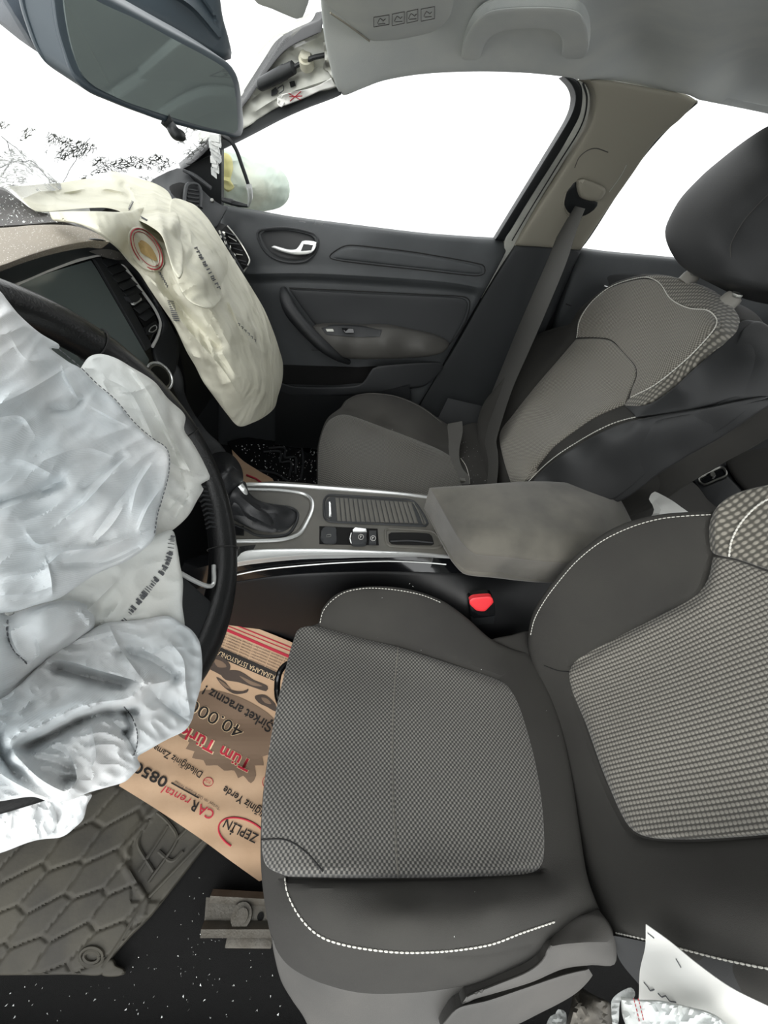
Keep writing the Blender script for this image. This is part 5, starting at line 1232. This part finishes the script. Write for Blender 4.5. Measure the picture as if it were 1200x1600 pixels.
_, G2 = rsurf('upper_cloth', [(12,290,1),(25,291),(60,288),(90,286),(137,279),(160,281),(175,281),(168,270),(172,267),(192,271),(225,281),(245,288),(262,299),(270,314),(278,336),(284,370),(286,400),(286,425),(280,436),(271,424),(262,396),(252,368),(232,352),(206,340),(196,338),(186,330),(164,325),(130,326),(100,329),(77,331),(56,330),(40,318),(25,302)],
      [(12,292,'y',.76),(56,328,'y',.70),(137,282,'y',.82),(120,328,'y',.70),(172,268,'y',.80),(200,330,'y',.665),(245,288,'y',.755),(230,330,'y',.650),(268,312,'y',.70),(250,372,'y',.545),(285,370,'y',.57),(290,450,'y',.49),(330,470,'y',.465),(305,430,'y',.485),(262,400,'y',.52),(270,350,'y',.57)],
      M['cream'], pbag, res=3.6, inflate=.02, r=4, drop=.007,
      creases=[([(40,296),(100,300),(150,293),(190,300),(206,308)], .014, 7), ([(84,322),(86,308),(80,298)], .007, 6), ([(90,300),(140,310),(170,305),(200,310)], -.016, 8, 'g'), ([(172,268),(200,290),(215,320),(222,345)], .016, 7),
               ([(195,290),(208,315),(212,335)], -.018, 8, 'g'), ([(240,300),(250,340),(262,380),(285,420)], .012, 8), ([(262,320),(262,360),(275,410)], -.008, 7, 'g'), ([(70,320),(120,318),(170,320),(196,336)], .012, 8), ([(240,300),(228,315),(224,330)], .005, 5)],
      nz=[(.007, 20, 30, 2.0, 'r')])
_, G3 = rsurf('side_flap', [(268,312),(290,314),(308,325),(322,338),(336,360),(348,384),(356,410),(353,440),(345,468),(330,482),(308,478),(290,466),(276,440),(266,410),(260,380),(264,345)],
      [(270,312,'y',.66),(308,325,'y',.655),(336,360,'y',.625),(356,410,'y',.575),(346,458,'y',.525),(330,480,'y',.485),(316,440,'y',.50),(290,466,'y',.505),(280,385,'y',.55),(310,380,'y',.56),(264,345,'y',.60)], M['cream'], pbag, res=3.6, inflate=.015, r=4, drop=.007,
      creases=[([(280,335),(296,360),(300,385),(310,398)], .012, 5), ([(292,372),(302,390),(298,405)], -.014, 6, 'g'), ([(300,345),(325,370),(335,400)], .008, 6), ([(310,335),(318,360),(345,395)], .006, 5), ([(320,400),(330,430),(348,440)], .008, 6), ([(285,322),(300,335),(310,333)], .006, 5)],
      nz=[(.006, 16, 10, 1.6, 'r')])
vh = Surf([(200,370,G1,.004),(250,370,G1,.004),(250,430,G1,.004),(215,420,G1,.004)])
def ell(cx, cy, a, b, ang, n=16):
    ca, sa = math.cos(math.radians(ang)), math.sin(math.radians(ang))
    return [(cx + a*math.cos(t)*ca - b*math.sin(t)*sa, cy + a*math.cos(t)*sa + b*math.sin(t)*ca) for t in np.linspace(0, 2*math.pi, n, endpoint=False)]
hpat = rsurf('vent_patch', ell(229, 389, 39, 22, 58), G1, M['cream'], pbag, res=5, r=5, drop=.003, off=.007, back=(0, .003, 0))[0]
seam('red_ring', G1, ell(229, 389, 36, 19, 58, 32), M['redthread'], hpat, .0007, .0082, closed=True)
seam('red_ring', G1, ell(229, 389, 31, 15, 58, 32), M['redthread'], hpat, .0004, .0082, closed=True)
rsurf('vent_hole', [(219,376),(226,377),(236,386),(244,400),(245,408),(234,402),(224,396),(220,388)], G1, M['tan'], hpat, res=4, off=.0090, back=(0, .002, 0))
def marks(S, strokes, w, off):
    bm = bm_new()
    for q_ in strokes: tube_in(bm, S.pos(np.array(q_, float), off), w, 4)
    tag(bm_out(bm, 'printed_marks', M['ink'], pbag), kind='stuff')
marks(G2, [[(x, y), (x+3, y+1.5), (x+1, y+3)] for x, y in [(200+i*1.1, 325-i*2.2) for i in range(6)] + [(220+i*1.8, 338+i*1.0) for i in range(5)]], .0005, .004)
marks(G3, [[(x, y), (x+4, y-2), (x+5, y+2), (x+1, y+3)][:rb_.choice([2, 3, 4])] for x, y in [(304+i*3.2, 388+i*5.6) for i in range(12)]], .0007, .004)
marks(G1, [[(x, y), (x+9, y+1)] for x, y in [(262+i*.9, 470+i*3.0) for i in range(11)]] + [[(x, y), (x+3, y+1), (x+2, y+4)] for x, y in [(372+i*5, 505+i*5) for i in range(6)] + [(248+i*2.2, 425+i*4) for i in range(6)]], .0006, .003)

# ================================================================== footwells
fm = Surf([(-80,1523,'z',.012),(158,1523,'z',.012),(321,1321,'z',.014),(240,1180,'z',.03),(-80,1300,'z',.06),(100,1230,'z',.04)])
def hexh(v, dist):
    """long irregular hexagon plates with grooves, laid in the floor plane"""
    ang = math.radians(-38); ca, sa = math.cos(ang), math.sin(ang)
    u = (v[:, 0]*ca + v[:, 1]*sa)/112; w = (-v[:, 0]*sa + v[:, 1]*ca)/40
    r = np.round(w/ .75); c = np.round(u - .5*(r % 2))
    best = np.full(len(v), 9.); sec = np.full(len(v), 9.)
    for dr_ in (-1, 0, 1):
        for dc in (-1, 0, 1):
            rr2 = r+dr_; cc2 = c+dc
            cx = cc2 + .5*(rr2 % 2) + .10*np.sin(rr2*3.1+cc2*1.7); cy = rr2*.75 + .06*np.sin(cc2*2.3+rr2)
            d = np.hypot(u-cx, (w-cy))
            sec = np.where(d < best, best, np.minimum(sec, d)); best = np.minimum(best, d)
    e = sec - best
    pat = .0034*np.clip(e/.12, 0, 1)
    zone = dist_poly(v, np.array([(262,1240),(196,1321),(192,1350),(227,1405),(221,1430)], float), False)
    side = (v[:, 0]-196)*.78 + (v[:, 1]-1321)*.62
    m_ = np.where((v[:, 0] > 205) & (v[:, 1] < 1410) & (zone > 6) & (v[:, 0] + (v[:, 1]-1250)*.9 > 262), 0.0, 1.0)
    return pat*m_ + .004*np.exp(-(np.maximum(zone-3, 0)/3)**2)
mo, _ = rsurf('floor_mat', [(-230,1525,1),(0,1524),(120,1523),(158,1523),(171,1500),(200,1466),(233,1433),(275,1380),(321,1321),(345,1290,1),(250,1160,1),(100,1150,1),(-230,1290,1)], fm, M['mat'], res=3.4, st=6, r=4, drop=.003, back=(0, 0, -.008), disp=hexh, sharp=60)
tag(mo, 'dirty black rubber floor mat with long hexagon pattern at the bottom left', 'floor mat')
for L in ([(236,1262),(262,1284),(276,1312),(232,1378)], [(276,1312),(296,1290)], [(240,1262),(220,1300),(216,1322),(240,1362)], [(262,1290),(216,1362)], [(248,1330),(268,1345),(286,1330)], [(232,1402),(280,1352),(318,1312)], [(226,1408),(190,1466),(160,1512)]):
    seam('raised_rib', fm, L, M['mat'], mo, .0028, .002)
for rad in (18, 12):
    seam('anchor_ring', fm, ell(143, 1495, rad, rad*.8, 0), M['mat'], mo, .0024, .005, closed=True)
rsurf('mat_tab', [(158,1506,1),(175,1498),(180,1508),(193,1514),(194,1522),(180,1526),(160,1524)], fm, M['mat'], mo, res=5, r=3, drop=.003, off=.003, back=(0, 0, -.006))

km = Surf([(345,962,'x',-.135),(461,1006,'x',-.155),(405,1377,'z',.010),(321,1316,'z',.022),(186,1228,'z',.045),(300,1020,'z',.075),(430,1100,'z',.030),(330,1150,'z',.035),(520,1200,'z',.012)])
kp_, _ = rsurf('paper_floor_mat', [(345,958,1),(360,965),(400,981),(461,1006),(525,1040,1),(525,1330,1),(405,1377,1),(360,1345),(321,1316),(280,1288),(236,1259),(186,1228,1),(225,1120),(290,1010,1)], km, M['kraft'], res=8,
      back=(0, 0, -.0008), disp=lambda v, d: .0035*np.sin(v[:, 0]*.045+v[:, 1]*.02)+.0012*np.sin(v[:, 1]*.11))
tag(kp_, 'brown kraft paper floor mat printed with red and black car rental lettering', 'paper mat')
KM = Surf([(x, y, 'd', float(km.depth(np.array([[x, y]]))[0])) for x in range(180, 540, 60) for y in range(950, 1400, 50)], lam=1e-6)
KM.depth_ = None
class KMS:
    """the paper's own wavy face"""
    def pos(s, xy, off=0.0):
        v = np.atleast_2d(np.asarray(xy, float))
        return km.pos(v, off + .0035*np.sin(v[:, 0]*.045+v[:, 1]*.02)+.0012*np.sin(v[:, 1]*.11))
KS_ = KMS()
def print_poly(name, pts, m, off=.0010, res=8, st=6):
    B = smooth_path(pts, st); vs, F = fill(B, res); P = KS_.pos(vs, off)
    return pyd(name, P, F, m, kp_, sharp=0)
def lettering(txt, p0, p1, h, m, off=.0016, bold=.0, shear=0.0, name='lettering', fit=True):
    """printed text: baseline from pixel p0 to p1, letter height h px, wrapped on the paper"""
    cu = bpy.data.curves.new(name, 'FONT'); cu.body = txt; cu.size = 1.0; cu.offset = bold; cu.shear = shear; cu.resolution_u = 3
    ob = bpy.data.objects.new(name, cu); COL.objects.link(ob)
    bpy.context.view_layer.update()
    dg = bpy.context.evaluated_depsgraph_get(); me = bpy.data.meshes.new_from_object(ob.evaluated_get(dg))
    COL.objects.unlink(ob); bpy.data.objects.remove(ob)
    V = np.array([v.co[:] for v in me.vertices])
    if not len(V): return None
    w = V[:, 0].max(); p0 = np.array(p0, float); p1 = np.array(p1, float); d = p1 - p0
    r = d/np.linalg.norm(d); up = np.array([r[1], -r[0]])       # screen-left turn of the reading direction
    q = p0 + (V[:, :1]/w)*d + V[:, 1:2]/.70*h*up
    P = KS_.pos(q, off)
    for v, p in zip(me.vertices, P): v.co = p
    me.materials.clear(); return link(name, me, m, kp_, sharp=0)
# splash shape, dark band, photographs of cars
print_poly('printed_splash', [(300,1085),(330,1078),(380,1092),(425,1120),(440,1150),(420,1165),(424,1178),(410,1182),(412,1196),(398,1196),(400,1212),(392,1224),(380,1212),(372,1216),(366,1204),(350,1204),(340,1196),(322,1196),(318,1188),(300,1184),(304,1174),(290,1170),(296,1160),(280,1150),(270,1130),(285,1100)], M['pgrey'], .0008)
print_poly('printed_band', [(331,1006,1),(341,1010,1),(436,1052,1),(428,1064,1),(328,1021,1)], M['pblack'], .0009)
for pts in ([(322,1040),(332,1022),(352,1030),(360,1042),(352,1056),(336,1050)], [(345,1050),(372,1048),(396,1062),(418,1072),(416,1080),(396,1074),(372,1066),(352,1062)],
            [(338,1058),(352,1066),(362,1078),(380,1080),(388,1076),(386,1082),(366,1084),(348,1072)], [(398,1088),(414,1086),(430,1100),(432,1112),(416,1104),(404,1098)]):
    print_poly('printed_car', pts, M['pdark'], .0010, 6, 4)
for pts in ([(341,1062),(350,1067),(360,1076),(352,1074)], [(374,1056),(392,1064),(410,1072),(392,1070)], [(334,1030),(348,1034),(354,1042),(340,1042)], [(408,1090),(418,1092),(424,1100),(414,1098)]):
    print_poly('printed_windows', pts, M['pgrey'], .0013, 6, 4)
for a, b, w in (((344,967),(470,1018),2.0), ((343,973),(470,1024),1.6), ((342,979),(466,1032),5.0)):
    print_poly('printed_stripe', [(a[0],a[1]-w/2,1),(b[0],b[1]-w/2,1),(b[0],b[1]+w/2,1),(a[0],a[1]+w/2,1)], M['pred'], .0010)
for k in range(6):
    lettering('araç kiralama istasyonları hizmet noktaları merkez', (455-k*2,1038+k*4.2-6), (338-k*1.0,990+k*4.2-6), 2.6, M['pdark'], name='small_print')
lettering('KİRALAMA İSTASYONLARI', (431,1056), (334,1013), 7.5, M['pcream'], .0018)
lettering('Şirket aracınız !', (429,1132), (322,1071), 15, M['pblack'], bold=.02)
lettering('40.000', (383,1138), (300,1092), 20, M['pcream'], .0014, bold=.03)
lettering('40.000', (383,1138), (300,1092), 20, M['pblack'], .0020, bold=.0)
lettering('Tüm Türk', (395,1190), (287,1133), 19, M['pcream'], .0014, bold=.05)
lettering('Tüm Türk', (395,1190), (287,1133), 19, M['pred'], .0020, bold=.02)
lettering('Dilediğiniz Zaman', (318,1207), (238,1160), 11, M['pblack'], bold=.008)
lettering('Dilediğiniz Yerde', (438,1282), (352,1228), 12, M['pblack'], bold=.015)
lettering('0850', (264,1217), (214,1190), 17, M['pblack'], bold=.02)
lettering('CA', (337,1268), (313,1256), 16, M['pred'], bold=.01)
lettering('R', (312,1255), (302,1250), 16, M['pblack'], bold=.02)
lettering('rental', (300,1249), (256,1227), 13, M['pred'], shear=.2)
print_poly('printed_line', [(268,1222,1),(311,1246,1),(310,1248,1),(267,1224,1)], M['pblack'])
lettering("'Türkiye' nin Oto Kiralama Firması'", (345,1262), (273,1219), 5, M['pdark'])
lettering('ZEPLİN', (405,1305), (354,1279), 15, M['pblack'], bold=.012)
er = ell(380, 1305, 41, 24, 24, 24)
seam('printed_ring', KS_, [er[i % 24] for i in range(7, 26)], M['pred'], kp_, .0014, .0006)
seam('printed_ring', KS_, ell(325, 1222, 8, 7, 0), M['pred'], kp_, .0005, .0010, closed=True)
lettering('7/24', (330,1221), (319,1217), 4, M['pred'])
seam('printed_ring', KS_, ell(424, 1222, 14, 12, 0)[4:13], M['pred'], kp_, .0005, .0010)

# passenger footwell: tray-like mat strewn with glass, edge of another paper mat
pm, PMS = rsurf('floor_mat', [(355,690,1),(380,684),(440,680),(510,690,1),(520,760,1),(420,762),(380,740,1)], [(355,690,'z',.05),(510,690,'z',.03),(420,762,'z',.03),(440,680,'z',.05)], M['gloss'], res=8, r=3, drop=.004, back=(0, 0, -.01), nz=[(.004, 10, 0, 1, 'n')])
tag(pm, 'black rubber mat strewn with broken glass in the passenger footwell', 'floor mat')
for L in ([(420,700),(445,700),(445,715),(462,715),(462,740)], [(412,706),(438,706),(438,722),(455,722),(452,745)], [(470,690),(474,720),(470,750)], [(400,735),(430,740),(450,752)]):
    seam('raised_rib', PMS, L, M['blk2'], pm, .004, .004)
pk2, _ = rsurf('paper_floor_mat', [(362,702,1),(380,720),(405,736),(428,752),(400,764,1),(372,748)], [(362,702,'z',.075),(428,752,'z',.075),(372,748,'z',.10)], M['kraft'], res=8, back=(0, 0, -.001))
tag(pk2, 'edge of brown paper mat in the passenger footwell behind the gear lever', 'paper mat')
print_red = Surf([(362,702,'z',.078),(428,752,'z',.078),(372,748,'z',.103)])
seam('printed_stripe', print_red, [(385,742),(400,748),(408,754)], M['pred'], pk2, .003, .003)

# ================================================================== litter by the door
sh1, _ = rsurf('paper_sheet', [(1009,1444,1),(1045,1470),(1088,1505),(1140,1542),(1200,1572),(1290,1612,1),(1290,1700,1),(1080,1640,1),(998,1562,1),(1000,1515),(1008,1480)],
      [(1009,1444,'PB',.075),(1088,1505,'PB',.075),(1290,1612,'PB',.08),(998,1562,'PB',.050),(1080,1640,'PB',.05),(1290,1700,'PB',.05)], M['paper'], res=9, back=(0, -.001, 0), nz=[(.003, 40, 20, 1.5, 'n')])
tag(sh1, 'white paper sheet with a pointed corner standing against the driver seat, bottom right', 'paper')
S1S = _
for L in ([(1012,1458),(1022,1466)], [(1006,1535),(1012,1542),(1016,1548),(1022,1546)], [(1028,1552),(1034,1558),(1040,1556),(1046,1564),(1056,1566)], [(1056,1498),(1064,1512)]):
    seam('pen_mark', S1S, L, M['ink'], sh1, .0005, .001)
cl, CLS = rsurf('cloth_scrap', [(970,1557,1),(985,1560),(1000,1562),(1030,1563),(1060,1569),(1085,1575),(1110,1582),(1135,1600),(1160,1660,1),(985,1660,1),(980,1610),(972,1585)],
      [(970,1557,'PB',.10),(1060,1569,'PB',.095),(1135,1600,'PB',.09),(985,1650,'PB',.09),(1160,1660,'PB',.08)], M['bag2'], res=6, inflate=.012, r=5, drop=.006, nz=[(.006, 16, 60, 1.5, 'r')])
tag(cl, 'crumpled white cloth with two rows of red stitching at the bottom edge', 'cloth')
for dx in (0, 7): stitch('red_stitching', CLS, [(990+dx,1560),(994+dx,1575),(1000+dx,1600)], M['redthread'], cl, gap=.003, dash=.002, w=.0005)
fe, _ = rsurf('felt_scrap', [(883,1610),(890,1580),(896,1548),(903,1538),(915,1547),(935,1558),(952,1566),(956,1585),(958,1620,1),(884,1640,1)],
      [(903,1540,'z',.13),(883,1610,'z',.12),(955,1570,'z',.13),(958,1620,'z',.12),(920,1580,'z',.15)], M['carpet'] if False else M['steel'], res=6, inflate=.02, r=6, drop=.008, nz=[(.008, 14, 80, 1.6, 'r')])
tag(fe, 'grey brown scrap of torn felt below the seat lever at the bottom edge', 'scrap')
pl_, _ = rsurf('plastic_scrap', [(854,1600),(860,1588),(868,1584),(872,1577),(884,1582),(884,1605),(870,1625,1),(852,1620,1)], [(854,1600,'z',.10),(872,1577,'z',.10),(884,1605,'z',.11)], M['foil'], res=5, inflate=.008, nz=[(.005, 8, 0, 1, 'r')])
tag(pl_, 'small piece of crumpled white plastic left of the felt scrap', 'plastic scrap')
pl2, _ = rsurf('plastic_scrap', [(955,1566),(962,1555),(976,1546),(986,1543),(992,1550),(990,1560),(970,1563),(966,1600),(958,1605)], [(955,1566,'PB',.09),(986,1543,'PB',.08),(960,1600,'PB',.09)], M['foil'], res=5, inflate=.006, nz=[(.004, 8, 0, 1, 'r')])
tag(pl2, 'torn clear plastic between the felt scrap and the white cloth', 'plastic scrap')

# ================================================================== glass crumbs (nobody could count them)
def crumbs(name, label, S, spots, size, parent=None):
    bm = bm_new(); rk = random.Random(len(name) + len(spots) + int(spots[0][0]))
    for (x, y) in spots:
        c = Vector(S.pos((x, y), .0022)[0]); s_ = size*rk.uniform(.5, 1.5)
        vs = [bm.verts.new(c + Vector((rk.uniform(-1,1), rk.uniform(-1,1), rk.uniform(-1,1)))*s_) for _ in range(4)]
        for f in ((0,1,2),(0,2,3),(0,3,1),(1,3,2)): bm.faces.new([vs[i] for i in f])
    o = bm_out(bm, name, M['shards'], None, sharp=0); return tag(o, label, 'glass', kind='stuff')
rk = random.Random(5)
def in_poly(n, poly):
    P = np.array(poly, float); out = []
    while len(out) < n:
        p_ = np.array([rk.uniform(*(P[:, 0].min(), P[:, 0].max())), rk.uniform(P[:, 1].min(), P[:, 1].max())])
        if inside(p_[None], P)[0]: out.append(tuple(p_))
    return out
crumbs('glass_crumbs', 'tiny glass crumbs along the centre seam of the driver seat cushion', CS,
       [(590,996),(640,912),(645,916),(597,934),(658,1016),(752,1046),(798,1084),(806,1102),(811,1116),(816,1134),(820,1150),(842,1258),(845,1270),(762,1368),(765,1366),(803,1363),(637,1370),(742,1394),(710,1463),(854,1111),(872,1150)] + in_poly(26, [(620,1010),(800,1080),(850,1330),(640,1370)]), .0009)
crumbs('glass_crumbs', 'glass crumbs scattered on the passenger seat cushion', PCS, in_poly(150, [(540,655),(690,705),(720,760),(620,765),(560,750)]) + in_poly(40, [(700,690),(770,690),(775,750),(740,755)]), .0011)
crumbs('glass_crumbs', 'glass crumbs lying in the passenger footwell', PMS, in_poly(170, [(365,695),(500,690),(500,755),(430,752)]), .0028)
fl = Surf([(0,1500,'z',.002),(400,1500,'z',.002),(300,1600,'z',.002)])
crumbs('glass_crumbs', 'sparse glass crumbs on the black carpet at the bottom left', fl, in_poly(120, [(0,1540),(190,1530),(330,1340),(420,1500),(460,1600),(0,1598)]), .0012)
crumbs('glass_crumbs', 'glass dust on the rear strip of the dash top at the left edge', DT, in_poly(120, [(0,300),(100,340),(100,346),(0,350)]), .0010)

# ================================================================== outside: door mirror wrapped in plastic film
wm, WMS = rsurf('door_mirror', [(346,235),(362,238),(385,244),(410,250),(435,262),(448,276),(453,295),(450,312),(438,324),(415,330),(390,332),(365,328),(346,322)],
      [(346,240,'x',.78),(346,320,'x',.78),(400,285,'x',.82),(450,295,'x',.92),(400,250,'x',.90),(400,330,'x',.88)], cloth('plastic film', 'c3cfc4', 'd4d8c8'), res=6, inflate=.08, r=10, drop=.02, nz=[(.010, 14, 10, 3, 'r')])
tag(wm, 'passenger door mirror wrapped in pale plastic film, seen through the front of the side window', 'door mirror')
rsurf('yellow_film', [(348,240),(360,244),(364,262),(360,282),(366,292),(356,300),(348,290)], WMS, cloth('yellow film', 'cfc98a', 'd8d49c'), wm, res=5, off=.012, back=(.002, 0, 0), r=4, drop=.005)

GROUPS = {'car_seat': 'front seats', 'car_door': 'passenger side doors', 'airbag': 'deployed airbags', 'floor_mat': 'rubber floor mats',
          'paper_floor_mat': 'paper floor mats', 'glass_crumbs': 'broken glass crumbs', 'sun_visor': 'sun visors', 'seat_belt': 'seat belts', 'plastic_scrap': 'plastic scraps'}
for o in bpy.data.objects:
    g = GROUPS.get(o.name.split('.')[0])
    if g and o.parent is None: o['group'] = g
